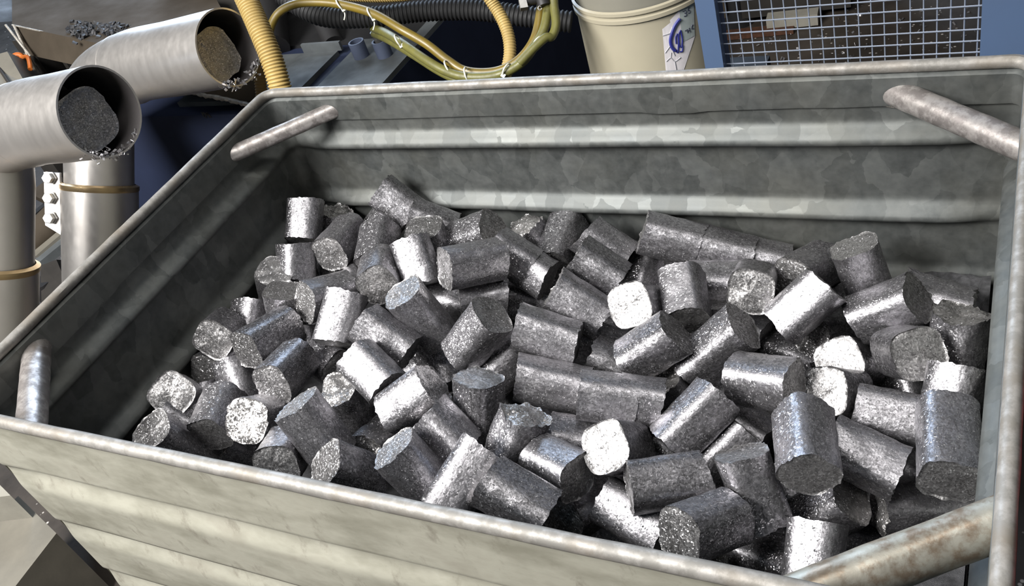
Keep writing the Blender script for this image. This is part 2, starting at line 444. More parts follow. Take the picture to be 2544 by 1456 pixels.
BRIQUETTES = [
    ((-0.5497, 0.6460, 0.6949), (0.4277, 0.8756, 0.2191, -0.0493), 1.21, 0, 'bright silver briquette standing upright alone in the back left corner of the skip'),
    ((-0.5134, 0.5493, 0.6772), (0.3637, 0.9056, -0.1711, 0.1356), 1.11, 0, 'squat dark briquette directly below the bright one in the back left corner'),
    ((-0.5340, 0.6940, 0.6468), (0.6933, -0.2052, -0.0714, -0.6871), 0.97, 1, 'small crumbling stub peeking out behind the bright corner briquette'),
    ((-0.4529, 0.6128, 0.6787), (0.7453, 0.6560, -0.0384, 0.1132), 1.31, 0, 'dark briquette showing a round shadowed end, beside the two stacked corner briquettes'),
    ((-0.5290, 0.6109, 0.6103), (0.3837, 0.8915, -0.1734, 0.1671), 1.16, 0, 'shadowed briquette wedged under the round dark end next to the corner pair'),
    ((-0.4636, 0.6025, 0.6146), (0.7564, 0.6540, -0.0090, 0.0108), 0.97, 0, 'small dark briquette sunk beside the big diamond end face at the back'),
    ((-0.3638, 0.6923, 0.7063), (0.1380, 0.8813, 0.2692, 0.3630), 1.16, 0, 'dark briquette perched highest of the heap against the back wall'),
    ((-0.2958, 0.6785, 0.6712), (0.0141, 0.8535, 0.1724, 0.4916), 1.36, 0, 'briquette lying under the lower end of the one perched highest'),
    ((-0.4217, 0.6828, 0.6493), (0.5735, 0.7825, -0.2404, -0.0311), 1.55, 0, 'brownish briquette leaning underneath the one perched highest by the back wall'),
    ((-0.2730, 0.6253, 0.6665), (0.7989, 0.0050, 0.0103, -0.6014), 1.36, 0, 'briquette with a pale chipped rim just behind the bright white upright one'),
    ((-0.2507, 0.5517, 0.6968), (0.3562, 0.8958, 0.2319, 0.1298), 1.21, 0, 'bright white upright briquette touching the big diamond shaped end face'),
    ((-0.3037, 0.5164, 0.6985), (0.6943, 0.6406, 0.0461, 0.3247), 1.26, 0, 'briquette with a big dark diamond shaped end face near the back left'),
    ((-0.3659, 0.6024, 0.6811), (0.6006, 0.7706, -0.0178, 0.2124), 1.26, 0, 'dark briquette lined up right behind the big diamond shaped end face'),
    ((-0.3996, 0.5418, 0.6364), (0.7915, 0.6069, 0.0401, 0.0598), 1.16, 1, 'rough grey briquette half hidden under the big diamond shaped end face'),
    ((-0.3838, 0.4646, 0.6879), (0.8128, 0.5330, -0.0661, -0.2257), 1.26, 0, 'briquette with a brownish curved end behind the bright ragged-bottomed one'),
    ((-0.5330, 0.5076, 0.6670), (0.7180, -0.1204, 0.1604, -0.6665), 0.97, 0, 'rounded speckled briquette behind the pale blue upturned end by the left wall'),
    ((-0.4651, 0.4464, 0.6722), (0.7915, -0.1375, 0.0307, -0.5947), 1.11, 0, 'briquette with a flat pale blue upturned end near the left wall'),
    ((-0.5326, 0.5543, 0.6036), (0.4707, 0.8682, 0.0136, 0.1563), 1.07, 0, 'dark briquette deep in the gap beside the pale blue upturned end'),
    ((-0.4363, 0.3652, 0.6877), (0.8020, 0.5895, -0.0951, 0.0164), 1.50, 0, 'long bluish briquette whose dark end points down to the left wall'),
    ((-0.5370, 0.3594, 0.6882), (0.8195, 0.4368, 0.3378, -0.1533), 0.97, 0, 'dark rough briquette end overhanging the heap edge at the left wall'),
    ((-0.5545, 0.3392, 0.6321), (0.8354, 0.5442, 0.0518, -0.0576), 1.11, 0, 'dark briquette directly below the rough end overhanging at the left wall'),
    ((-0.4831, 0.3071, 0.6378), (0.2966, 0.9312, 0.0305, 0.2099), 1.21, 0, 'grey briquette with a white vertical streak between two dark round ends'),
    ((-0.3639, 0.3086, 0.6803), (0.7841, 0.6038, -0.0105, 0.1431), 1.36, 0, 'blue-topped briquette with a speckled dark end, below the long bluish one'),
    ((-0.5334, 0.2314, 0.6769), (0.9155, 0.1909, 0.3198, -0.1518), 1.07, 0, 'briquette with a pale square end nearest the front of the left wall'),
    ((-0.5371, 0.2669, 0.6096), (0.4036, 0.8961, 0.0707, 0.1703), 1.16, 0, 'grey briquette tucked behind the pale square end near the left wall'),
    ((-0.6119, 0.3257, 0.6057), (0.8890, 0.2565, -0.0235, -0.3785), 0.87, 1, 'small rough stub behind the pale square end near the left wall'),
    ((-0.4340, 0.2138, 0.6728), (0.6721, 0.7164, 0.0261, 0.1851), 1.21, 0, 'briquette with a bluish ridge between the pale square end and the crumbly one'),
    ((-0.3600, 0.2164, 0.6754), (0.9132, 0.3797, 0.1480, 0.0073), 1.07, 1, 'crumbling briquette with a coarse glittering broken end near the front left'),
    ((-0.4548, 0.2093, 0.5956), (0.8595, 0.2434, -0.0379, -0.4479), 0.87, 1, 'broken flaky chunk lying at the front rim below the coarse crumbling end'),
    ((-0.4700, 0.1467, 0.6632), (0.9288, 0.1144, -0.0170, -0.3522), 1.74, 0, 'dark blue briquette at the front rim closest to the left wall'),
    ((-0.2295, 0.2020, 0.6944), (0.8100, 0.0399, -0.2200, -0.5421), 1.45, 0, 'long speckled briquette sloping steeply toward the front rim left of centre'),
    ((-0.2658, 0.3024, 0.6270), (0.8009, -0.0030, -0.0015, -0.5988), 1.36, 1, 'briquette with a rough bluish upturned end behind the long sloping one'),
    ((-0.2800, 0.1713, 0.6654), (0.8144, 0.5365, 0.1425, 0.1690), 1.16, 0, 'briquette with a rounded brownish end resting at the front rim'),
    ((-0.1585, 0.1613, 0.6685), (0.8516, 0.2505, -0.0515, -0.4575), 1.26, 0, 'briquette with a glaring white end beside the front rim, left half of heap'),
    ((-0.0696, 0.1854, 0.6686), (0.8807, 0.0695, -0.1916, -0.4276), 1.31, 0, 'big briquette with a pale serrated upturned end standing at the front rim'),
    ((-0.0587, 0.2542, 0.6645), (0.1847, 0.9061, 0.0575, 0.3763), 1.07, 0, 'briquette with a bright central ridge and ragged lower end behind the serrated one'),
    ((-0.1285, 0.2932, 0.6748), (0.4445, -0.5334, 0.0290, -0.7190), 1.31, 0, 'white faced briquette with a saw-toothed lower left end in the left centre'),
    ((-0.2050, 0.3195, 0.6874), (0.3630, 0.8009, 0.2478, 0.4067), 1.21, 0, 'bright white briquette with a blue-grey upper side and black underside end'),
    ((-0.3477, 0.3736, 0.6272), (0.0198, 0.6278, -0.2304, 0.7432), 1.16, 0, 'greyish briquette end beside the bright white one with blue-grey side'),
    ((-0.3153, 0.4097, 0.6996), (0.4662, 0.8596, 0.1672, -0.1256), 1.31, 0, 'bright white briquette standing with a ragged bottom edge in the upper left'),
    ((-0.4721, 0.4777, 0.5908), (0.1222, -0.8532, -0.1763, -0.4754), 1.26, 0, 'blue and silver sliver of a briquette behind the white ragged-bottomed one'),
    ((-0.2273, 0.3942, 0.6828), (0.1662, 0.8658, 0.2304, 0.4119), 1.36, 0, 'brownish grey briquette lying right of the white ragged-bottomed one'),
    ((-0.1974, 0.4539, 0.6774), (0.8826, 0.0816, -0.1333, -0.4435), 1.55, 0, 'large dark briquette with a finely grooved upturned end in the upper left centre'),
    ((-0.0844, 0.4242, 0.6771), (0.4305, -0.3852, 0.0361, -0.8154), 1.45, 0, 'largest grey briquette left of centre, its dark end turned up to the right'),
    ((-0.2124, 0.5542, 0.6119), (0.0685, -0.7736, 0.0232, -0.6295), 1.26, 1, 'rough edged briquette behind the large grooved one'),
    ((-0.1325, 0.5298, 0.6510), (0.6753, 0.5436, -0.2566, -0.4273), 1.16, 0, 'dark flat sided briquette in the dip behind the largest grey one'),
    ((-0.1299, 0.5328, 0.7181), (0.7920, 0.5168, -0.2544, -0.2021), 1.45, 0, 'briquette with a bright top streak lying right of the white upright one'),
    ((-0.1076, 0.6081, 0.6702), (0.1267, 0.8725, 0.1681, 0.4410), 1.11, 0, 'upper half of the snapped briquette pair beside the bright top streak'),
    ((-0.0745, 0.6030, 0.6445), (0.1991, 0.8373, 0.1330, 0.4915), 0.87, 0, 'lower half of the snapped briquette pair beside the bright top streak'),
    ((-0.1222, 0.6948, 0.6378), (0.7225, 0.0623, -0.1468, -0.6728), 0.97, 1, 'small whitish fragment between two dark briquettes near the back wall'),
    ((-0.0649, 0.6902, 0.6314), (0.6546, 0.7462, -0.0824, 0.0885), 1.55, 0, 'dark arched briquette standing tallest at the middle of the back wall'),
    ((0.0215, 0.6759, 0.6405), (0.0602, 0.8918, -0.0260, 0.4477), 1.26, 0, 'briquette with a thin bright edge behind the dark flat one at the back'),
    ((0.0421, 0.5974, 0.6640), (0.1264, 0.8792, 0.1000, 0.4484), 1.26, 0, 'clean edged dark briquette lying flat in the back centre'),
    ((-0.0919, 0.6661, 0.5680), (0.0900, 0.8980, 0.0898, 0.4212), 1.11, 0, 'dark briquette between the snapped pair and the clean edged dark one'),
    ((0.0366, 0.5232, 0.6601), (0.1691, 0.8567, 0.2439, 0.4218), 1.36, 0, 'dark grey briquette just below the clean edged one in the back centre'),
    ((-0.1118, 0.5936, 0.5890), (0.0197, 0.8223, 0.1890, 0.5364), 1.55, 0, 'briquette with a white streaked top behind the big bluish-grey block'),
    ((0.0159, 0.4500, 0.6634), (0.1038, 0.8042, 0.2236, 0.5409), 1.45, 0, 'big bluish-grey block lying across the middle of the heap'),
    ((0.0519, 0.5209, 0.5745), (0.0239, 0.8275, 0.0464, 0.5591), 1.16, 0, 'dark round log end emerging at the right of the big bluish-grey block'),
    ((0.0394, 0.3848, 0.6352), (0.0652, 0.7829, 0.2516, 0.5653), 1.55, 0, 'broad speckled briquette lying left of the cracked two-piece log'),
    ((0.1368, 0.3594, 0.6516), (0.0646, 0.7561, 0.2699, 0.5927), 1.16, 0, 'left piece of the cracked two-piece log in the middle'),
    ((0.1783, 0.3704, 0.6396), (0.0747, 0.7508, 0.2602, 0.6025), 0.87, 0, 'right piece of the cracked two-piece log in the middle'),
    ((0.0619, 0.4169, 0.5635), (0.1261, 0.7217, 0.3632, 0.5756), 0.77, 0, 'thin slice squeezed between the broad speckled briquette and the cracked log'),
    ((0.1946, 0.4385, 0.5807), (0.7458, 0.1483, -0.1430, -0.6335), 1.07, 1, 'briquette with a pale frayed end tucked behind the big diagonal streaked one'),
    ((0.2548, 0.3523, 0.6370), (0.1614, -0.4307, -0.3629, -0.8104), 1.45, 0, 'big smooth briquette with a bright diagonal streak in front of centre'),
    ((0.2876, 0.4180, 0.5589), (0.1791, 0.8079, -0.0358, 0.5603), 1.26, 0, 'dark briquette behind the big one with a bright diagonal streak'),
    ((0.2892, 0.3388, 0.5864), (0.0879, -0.3921, -0.4050, -0.8213), 1.45, 0, 'slim briquette with a white streak parallel below the big diagonal one'),
    ((0.3443, 0.2782, 0.6167), (0.2592, 0.1097, -0.2892, -0.9150), 1.45, 0, 'tall dark briquette with a ragged pale top edge right of front centre'),
    ((0.1751, 0.2888, 0.6426), (0.7957, 0.3096, 0.1351, -0.5027), 1.21, 0, 'briquette with a blown-out white end in the front centre, body to its right'),
    ((0.0926, 0.3156, 0.6028), (0.0310, -0.8027, -0.1416, -0.5786), 1.16, 0, 'dark briquette in the hollow left of the front centre white end'),
    ((0.1039, 0.2457, 0.6387), (0.2101, 0.7012, 0.0106, 0.6812), 1.11, 0, 'briquette with a bright blue-white top and black right end near front centre'),
    ((0.0362, 0.2669, 0.6468), (0.4642, -0.3040, -0.1649, -0.8154), 1.55, 1, 'briquette with a crumbled bright crest standing left of front centre'),
    ((-0.0365, 0.3136, 0.6487), (0.5986, -0.1426, -0.1171, -0.7795), 1.50, 0, 'upright tapering briquette with a flat pale blue top'),
    ((-0.0658, 0.4367, 0.6046), (0.2449, -0.4734, -0.3605, -0.7655), 1.45, 0, 'dark blue briquette sunk behind the upright one with pale blue top'),
    ((-0.1974, 0.4468, 0.5743), (0.2458, 0.9002, -0.0764, 0.3514), 1.26, 0, 'dark brown briquette below the largest grey one left of centre'),
    ((-0.2602, 0.4746, 0.5408), (0.3633, -0.5017, -0.1418, -0.7721), 0.77, 1, 'crumbly white lump above the saw-toothed white briquette'),
    ((-0.1844, 0.2542, 0.6135), (0.8004, 0.5949, -0.0148, -0.0724), 1.36, 1, 'rough dark briquette in the hollow behind the serrated upturned end'),
    ((0.0082, 0.1831, 0.6700), (0.5156, 0.8165, 0.0804, -0.2470), 1.45, 0, 'plain light grey briquette at the front rim right of the serrated one'),
    ((0.0859, 0.1745, 0.6650), (0.0888, 0.8403, 0.0187, 0.5345), 1.36, 0, 'wedge shaped speckled briquette cut off by the front rim below the crumbled crest'),
    ((0.1259, 0.2612, 0.5486), (0.7903, 0.5497, -0.0234, -0.2697), 1.74, 0, 'long briquette with a curved rough end lying along the front rim'),
    ((0.2011, 0.2327, 0.5805), (0.3810, 0.7173, 0.3019, 0.4992), 1.36, 0, 'bluish white flat faced briquette next to the front rim'),
    ((0.1495, 0.2703, 0.4629), (0.2928, 0.7614, 0.3695, 0.4450), 1.26, 0, 'pale sliver of a briquette half under the front rim below the bluish white one'),
    ((0.2465, 0.2535, 0.6347), (0.5910, 0.5906, -0.1618, -0.5251), 1.45, 0, 'brownish speckled briquette lying level in front of the white end'),
    ((0.1996, 0.3590, 0.5657), (0.2867, 0.7911, -0.0473, 0.5383), 1.16, 0, 'small brown briquette between the white end and the big diagonal streaked one'),
    ((0.3096, 0.2065, 0.6332), (0.8235, 0.4931, -0.2440, -0.1384), 1.31, 0, 'large dark briquette leaning on the front rim right of the bluish white one'),
    ((0.2280, 0.2787, 0.5333), (0.0141, -0.6934, -0.1350, -0.7077), 1.16, 0, 'dark briquette deep in the gap beside the bluish white flat faced one'),
    ((0.3224, 0.2898, 0.4588), (0.7825, 0.5272, -0.2548, -0.2117), 1.36, 0, 'rounded briquette at the front rim between two dark ones'),
    ((0.3715, 0.2450, 0.5172), (0.2238, 0.6105, -0.0168, 0.7595), 1.45, 1, 'dark jagged briquette cut off by the front rim near the corner brace'),
    ((0.4223, 0.2223, 0.5871), (0.4837, 0.8733, -0.0450, 0.0370), 1.16, 0, 'bright bluish briquette with a saw-toothed top beside the near corner brace'),
    ((0.4202, 0.3086, 0.5529), (0.1030, -0.3883, -0.0454, -0.9146), 1.26, 0, 'big dark briquette with a sharp corner pointing at the near corner brace'),
    ((0.3654, 0.3621, 0.4963), (0.3349, 0.8230, -0.1193, 0.4431), 1.16, 0, 'dark briquette in the gap below the blue ridged one'),
    ((0.4015, 0.3158, 0.6672), (0.6102, 0.6726, -0.1980, 0.3688), 1.40, 0, 'briquette with a blue ridge and a large diamond shaped grey end'),
    ((0.4589, 0.3497, 0.6135), (0.0176, 0.7704, -0.1540, 0.6184), 1.36, 0, 'speckled grey briquette adjoining the blue ridged one on its right'),
    ((0.4787, 0.4181, 0.6125), (0.1308, -0.7227, 0.1734, -0.6561), 1.31, 0, 'light speckled briquette right below the white square end'),
    ((0.5482, 0.3450, 0.6641), (0.5228, 0.5807, -0.4151, 0.4660), 1.55, 0, 'blue topped briquette with a brown end against the right wall'),
    ((0.5450, 0.4358, 0.6278), (0.5291, -0.2518, -0.2782, -0.7611), 1.45, 0, 'bright brownish briquette just behind the blue topped one at the right wall'),
    ((0.5439, 0.5443, 0.6256), (0.5259, -0.1421, -0.1679, -0.8216), 1.36, 1, 'dark briquette with a frayed bright top against the right wall'),
    ((0.5122, 0.6337, 0.6033), (0.1539, 0.7454, -0.0320, 0.6478), 1.45, 1, 'hollow torn briquette behind the frayed topped one in the back right corner'),
    ((0.4550, 0.5851, 0.6341), (0.0036, 0.4994, 0.0456, 0.8652), 1.36, 0, 'big briquette with a bright streak and dark right end in the back right'),
    ((0.4890, 0.5087, 0.6346), (0.4481, 0.3772, -0.1991, 0.7857), 1.21, 0, 'briquette with a grey rounded square end below the big back right one'),
    ((0.4176, 0.6487, 0.6403), (0.7815, 0.0359, -0.1498, -0.6046), 1.40, 0, 'briquette with a chipped pale top leaning at the back right wall'),
    ((0.3516, 0.5669, 0.6472), (0.4640, -0.4699, -0.0187, -0.7507), 1.31, 0, 'white faced briquette with saw-toothed left end near the three piece log'),
    ((0.3407, 0.6666, 0.6227), (0.7863, 0.5793, -0.1186, -0.1790), 1.26, 0, 'briquette whose grey end shows behind the white saw-toothed one at the back'),
    ((0.2747, 0.6017, 0.6439), (0.8655, 0.4903, 0.1009, -0.0187), 1.16, 0, 'briquette with a crinkled square end under the three piece log'),
    ((0.1298, 0.6907, 0.6507), (0.0327, 0.8073, 0.1154, 0.5779), 1.45, 0, 'left section of the three piece log near the back wall'),
    ((0.2063, 0.6972, 0.6238), (0.0498, 0.7975, 0.1023, 0.5925), 1.34, 0, 'middle section of the three piece log near the back wall'),
    ((0.2691, 0.7029, 0.6021), (0.0636, 0.7889, 0.0916, 0.6043), 1.11, 0, 'right section of the three piece log near the back wall'),
    ((0.3764, 0.6108, 0.5588), (0.8234, 0.5002, -0.1631, -0.2124), 1.40, 0, 'briquette with a glittering grey end below the white saw-toothed one'),
    ((0.3779, 0.6926, 0.5409), (0.5550, 0.1311, -0.2410, -0.7853), 1.16, 0, 'dim briquette between the white saw-toothed one and the big back right one'),
    ((0.4134, 0.5469, 0.5631), (0.7802, 0.3700, 0.0559, -0.5013), 1.26, 0, 'briquette with a small white end just behind the white square end'),
    ((0.4085, 0.4616, 0.5961), (0.6589, 0.3510, 0.1394, -0.6505), 1.26, 0, 'briquette with a dazzling white square end in the right half'),
    ((0.3234, 0.6211, 0.4882), (0.1927, 0.6509, -0.1075, 0.7264), 1.55, 1, 'brownish striated log behind the dark briquette left of the white square end'),
    ((0.3290, 0.4243, 0.6447), (0.1636, 0.6367, 0.0077, 0.7535), 1.31, 0, 'dark briquette with a rough shaded right end left of the white square end'),
    ((0.2508, 0.4835, 0.6357), (0.2301, -0.4313, -0.0621, -0.8701), 1.60, 0, 'large speckled briquette with a striated upper right end in the right centre'),
    ((0.2102, 0.5829, 0.5743), (0.4967, -0.1152, -0.1826, -0.8406), 1.26, 0, 'rounded grey briquette top behind the large striated ended one'),
    ((0.2411, 0.6438, 0.5249), (0.1236, 0.8113, -0.0588, 0.5683), 1.16, 0, 'dim flaky briquette below the crinkled square end'),
    ((0.1867, 0.5625, 0.6513), (0.5536, 0.8117, 0.0203, 0.1852), 1.26, 0, 'grey upright briquette with a dark bottom right of the dazzling round-cornered end'),
    ((0.1351, 0.7071, 0.5755), (0.2894, 0.9220, -0.1858, 0.1776), 1.16, 0, 'dark briquette behind the grey upright one below the three piece log'),
    ((0.1274, 0.5355, 0.6514), (0.7626, 0.3226, 0.1792, -0.5312), 1.16, 0, 'briquette with a dazzling white round-cornered end in the back centre'),
    ((0.0731, 0.6736, 0.5793), (0.5539, 0.8108, -0.1840, 0.0445), 1.36, 0, 'dark briquette leading up from the dazzling round-cornered end'),
    ((0.0481, 0.7498, 0.5628), (0.1061, -0.7502, -0.0524, -0.6506), 1.16, 1, 'rough briquette shaded by the left end of the three piece log'),
    ((0.1713, 0.4568, 0.6535), (0.1302, -0.4812, -0.0926, -0.8619), 1.31, 0, 'briquette with a bright top streak below the dazzling round-cornered end'),
    ((0.0546, 0.5775, 0.5378), (0.2422, -0.5731, -0.1468, -0.7690), 1.16, 0, 'light brown briquette showing left of the bright streaked one in the centre'),
    ((0.1071, 0.4652, 0.5923), (0.0107, 0.8384, 0.0644, 0.5412), 1.36, 1, 'rough pale briquette under the bright streaked one in the centre'),
    ((0.0190, 0.6382, 0.5167), (0.1028, 0.8710, -0.0121, 0.4802), 1.26, 0, 'dark brown briquette left of the dazzling round-cornered end'),
    ((0.2117, 0.6383, 0.6112), (0.0793, -0.7314, -0.0440, -0.6759), 1.45, 0, 'black shaded briquette under the middle of the three piece log'),
    ((0.2476, 0.4869, 0.5323), (0.1157, 0.8249, -0.0112, 0.5533), 1.26, 0, 'dark briquette in the gap above the big diagonal streaked one'),
    ((0.2922, 0.5147, 0.4659), (0.0354, -0.7048, -0.0908, -0.7027), 1.26, 0, 'dark briquette under the one with a rough shaded right end'),
    ((0.2988, 0.4543, 0.4881), (0.3241, -0.2734, -0.1099, -0.8989), 1.26, 1, 'rough light briquette left of the blue ridged one'),
    ((0.4879, 0.4509, 0.4839), (0.2038, 0.8013, -0.0869, 0.5557), 1.26, 0, 'brownish briquette deep in the gap before the blue topped one'),
    ((0.5189, 0.3496, 0.5323), (0.7084, 0.5012, -0.3523, -0.3506), 1.74, 1, 'long briquette with a crumbly white end behind the near corner brace'),
    ((0.4624, 0.3900, 0.4862), (0.1852, 0.7516, -0.0388, 0.6318), 1.16, 0, 'dark briquette behind the crumbly white end by the near corner brace'),
    ((0.4422, 0.3553, 0.4232), (0.0108, 0.6651, 0.1241, 0.7363), 1.36, 1, 'dark fragment in the black gap above the near corner brace'),
    ((0.5412, 0.3707, 0.3496), (0.0343, -0.6168, -0.1890, -0.7633), 1.65, 0, 'dark briquette visible underneath the near corner brace'),
    ((0.4841, 0.5613, 0.5145), (0.3903, 0.8334, -0.2563, 0.2957), 1.26, 0, 'light speckled briquette below the grey rounded square end'),
    ((0.4373, 0.6029, 0.4812), (0.4276, 0.8346, -0.2728, 0.2151), 1.26, 0, 'dark briquette in the gap right of the small white end'),
    ((0.2871, 0.6828, 0.4658), (0.0503, -0.7107, -0.0498, -0.7000), 1.26, 1, 'brown rough briquette below the white saw-toothed one near the three piece log'),
    ((-0.5454, 0.4267, 0.6511), (0.4838, 0.8743, 0.0054, 0.0398), 0.97, 0, 'small brown briquette behind the long bluish one at the left wall'),
    ((-0.4209, 0.4119, 0.6132), (0.3825, 0.9067, 0.0173, 0.1771), 1.07, 0, 'dark briquette in the gap under the blue and silver sliver'),
    ((-0.1986, 0.6566, 0.6703), (0.1325, -0.5558, 0.0854, -0.8163), 1.26, 0, 'dark rounded briquette near the back wall behind the bright top streak'),
    ((-0.5122, 0.2064, 0.6450), (0.0720, 0.8857, 0.1793, 0.4220), 1.16, 0, 'dark briquette in the shade below the pale square end at the left wall'),
    ((0.3318, 0.3536, 0.3999), (0.4109, 0.8430, -0.1733, 0.3006), 1.26, 0, 'dim briquette below the tall one with a ragged pale top edge'),
    ((0.0207, 0.4211, 0.5098), (0.0180, -0.7889, -0.1157, -0.6033), 1.36, 0, 'black shaded briquette under the broad speckled one'),
]

# ---------------------------------------------------------------- setting
def structure(name, mb, mat):
    o = mb.link(name, mat, None, False, None)
    o['kind'] = 'structure'
    return o


structure('floor', MB().box((-7, -5, -.1), (5, 8, 0)), M_FLOOR)
structure('wall_back', MB().box((-7, 8, 0), (5, 8.15, 5)), M_WALL)
structure('wall_left', MB().box((-7.15, -5, 0), (-7, 8, 5)), M_WALL)

# ---------------------------------------------------------------- the skip
RIM, XH, DP, CR = 0.90, 0.60, 0.75, 0.020
RIBS = [0.797, 0.668, 0.548, 0.425, 0.302]
FRONT_RIBS = [0.782, 0.655, 0.530, 0.405, 0.282]
skip = tag(empty('tipping_skip', (0, DP / 2, 0)), "galvanised steel tipping skip with ribbed walls, heaped with metal briquettes", "skip")


def rib_depth(z, front):
    """pressed rib: long upper flank on the inside walls, sharp upper flank on the front one"""
    d = 0
    for r in (FRONT_RIBS if front else RIBS):
        up, dn = (.011, .042) if front else (.026, .014)
        t = (z - r) / (up if z > r else dn)
        if abs(t) < 1:
            d = max(d, (.012 if front else .020) * (0.5 + 0.5 * math.cos(math.pi * t)) ** .85)
    return d


def ring_points():
    """walks the rounded rectangle; gives point, outward normal, side, distance to the nearest corner"""
    pts = []
    cs = [(XH, DP), (-XH, DP), (-XH, 0), (XH, 0)]
    dirs = [Vector((-1, 0)), Vector((0, -1)), Vector((1, 0)), Vector((0, 1))]
    for s in range(4):
        a, b = Vector(cs[s]), Vector(cs[(s + 1) % 4])
        d = dirs[s]
        out = Vector((d.y, -d.x))
        ln = (b - a).length
        side = []
        for k in range(5):      # second half of the corner at a
            t = math.pi / 4 * (1 - k / 5)
            c = a + d * CR - out * CR
            nn = out * math.cos(t) - d * math.sin(t)
            side.append((c + nn * CR, nn, 0.0))
        m = 46
        for k in range(m + 1):
            q = CR + (ln - 2 * CR) * k / m
            side.append((a + d * q, out, min(q, ln - q)))
        for k in range(1, 6):
            t = math.pi / 4 * k / 5
            c = b - d * CR - out * CR
            nn = out * math.cos(t) + d * math.sin(t)
            side.append((c + nn * CR, nn, 0.0))
        pts.append(side)
    return pts


SIDES = ring_points()
ZS = [RIM - i * .005 for i in range(int((RIM - .22) / .005) + 1)]


def wall_panel(side, front):
    n, m = len(side), len(ZS)
    v, f, mi = [], [], []
    for shell in (0, .0035):
        for p, nn, dist in side:
            amp = .35 + .65 * min(1, max(0, (dist - .03) / .05))
            for z in ZS:
                q = p - nn * (rib_depth(z, front) * amp + noise.noise((p.x * 4, p.y * 4, z * 4)) * .002) + nn * shell
                v.append((q.x, q.y - DP / 2, z))
    for sh in (0, 1):
        for i in range(n - 1):
            for j in range(m - 1):
                a = sh * n * m + i * m + j
                q = [a, a + 1, a + m + 1, a + m]
                f.append(q if sh else q[::-1])
                mi.append(sh)
    for i in range(n - 1):
        a, b = i * m + m - 1, n * m + i * m + m - 1
        f.append([a, a + m, b + m, b])
        mi.append(0)
    return mesh_obj('side_panel', v, f, [M_GALV, M_DUST], skip, True, mi)


for k_, sd in enumerate(SIDES):
    wall_panel(sd, k_ == 2)
b = MB().box((-XH + .002, .002, .222), (XH - .002, DP - .002, .226))
b.link('bottom_plate', M_GALV, skip)
for x in (-.35, .35):
    MB().box((x - .07, .05, 0), (x + .07, DP - .05, .222)).link('fork_channel', M_DUST, skip)

# rolled rim and the folded hem under it
loop = [q for s in SIDES for q in s[:-1]]
mb = MB()
nr = 14
for p, nn, dist in loop:
    wob = noise.noise((p.x * 9, p.y * 9, 2)) * .0012
    for k in range(nr):
        a = 2 * math.pi * k / nr
        r = .0082 + noise.noise((p.x * 25, p.y * 25, k)) * .0006
        q = p + nn * (.003 + math.cos(a) * r)
        mb.v.append(Vector((q.x, q.y, RIM + wob + math.sin(a) * r)))
L_ = len(loop)
for i in range(L_):
    for k in range(nr):
        i2, k2 = (i + 1) % L_, (k + 1) % nr
        mb.f.append([i * nr + k, i * nr + k2, i2 * nr + k2, i2 * nr + k])
mb.link('rolled_rim', M_RIM, skip)
for sd in SIDES:
    mb = MB()
    pr = [(-.0005, RIM - .008), (.0055, RIM - .012), (.0060, RIM - .050), (.0055, RIM - .0535), (-.0005, RIM - .0540)]
    for p, nn, dist in sd:
        wav = noise.noise((p.x * 13, p.y * 13, 7)) * .0012
        wav += -.003 if noise.noise((p.x * 6, p.y * 6, 3)) > .33 else 0
        for d, z in pr:
            q = p - nn * d
            mb.v.append(Vector((q.x, q.y, z + (wav if z < RIM - .03 else 0))))
    for i in range(len(sd) - 1):
        for k in range(4):
            mb.f.append([i * 5 + k, i * 5 + k + 1, (i + 1) * 5 + k + 1, (i + 1) * 5 + k])
    mb.link('folded_hem', M_HEM, skip)


def brace(a, b_, r, mat):
    a, b_ = Vector(a), Vector(b_)
    d = (b_ - a)
    pts, rad = [], []
    for k in range(25):
        t = k / 24
        pts.append(a + d * t)
        rad.append(r * (1 + noise.noise(((a + d * t) * 60)) * .03))
    tb = MB().sweep(pts, rad, 22)
    dn = d.normalized()

    def wall_of(e):
        if abs(e.x) > .59:
            return 0, math.copysign(.5985, e.x)
        return 1, (.7485 if e.y > .3 else .0015)

    mid = (a + b_) / 2
    for lo_, hi_, e in ((0, 10 * 22, a), (15 * 22, 25 * 22, b_)):
        axis, val = wall_of(e)
        for k in range(lo_, hi_):          # cut the tube obliquely where it meets the wall
            q = tb.v[k]
            if (q[axis] - val) * (mid[axis] - val) < 0 or k < 22 or k >= 24 * 22:
                tb.v[k] = q + dn * ((val - q[axis]) / dn[axis])
    o = tb.link('corner_brace', mat, skip)
    for e in (a, b_):
        # the bead runs round the oblique cut where the tube meets the wall
        if abs(e.x) > .59:
            axis, val = 0, math.copysign(.5980, e.x)
        else:
            axis, val = 1, (.7480 if e.y > .3 else .0020)
        dn = d.normalized()
        x = Vector((0, 0, 1))
        y = dn.cross(x)
        ring = []
        for k in range(31):
            t = 2 * math.pi * k / 30
            q = e + (x * math.cos(t) + y * math.sin(t)) * r
            q += dn * ((val - q[axis]) / dn[axis])
            ring.append(q + Vector((noise.noise((k * .7, 1, e.x * 9)), noise.noise((k * .7, 5, e.y * 9)), noise.noise((k * .7, 9, 1)))) * .002)
        MB().sweep(ring, [.0028 + .0018 * noise.noise((k * 1.3, e.x * 5, 0)) for k in range(31)], 6).link('weld', M_WELD2, o)
    return o


brace((-.470, .748, .863), (-.598, .620, .863), .0145, M_BRACE)
brace((.458, .748, .860), (.598, .632, .860), .0175, M_BRACE)
brace((-.598, .135, .862), (-.463, .002, .862), .019, M_BRACE)
brace((.598, .115, .858), (.449, .002, .858), .0205, M_BRACE2)

# ---------------------------------------------------------------- the heap
SEC = 0.063


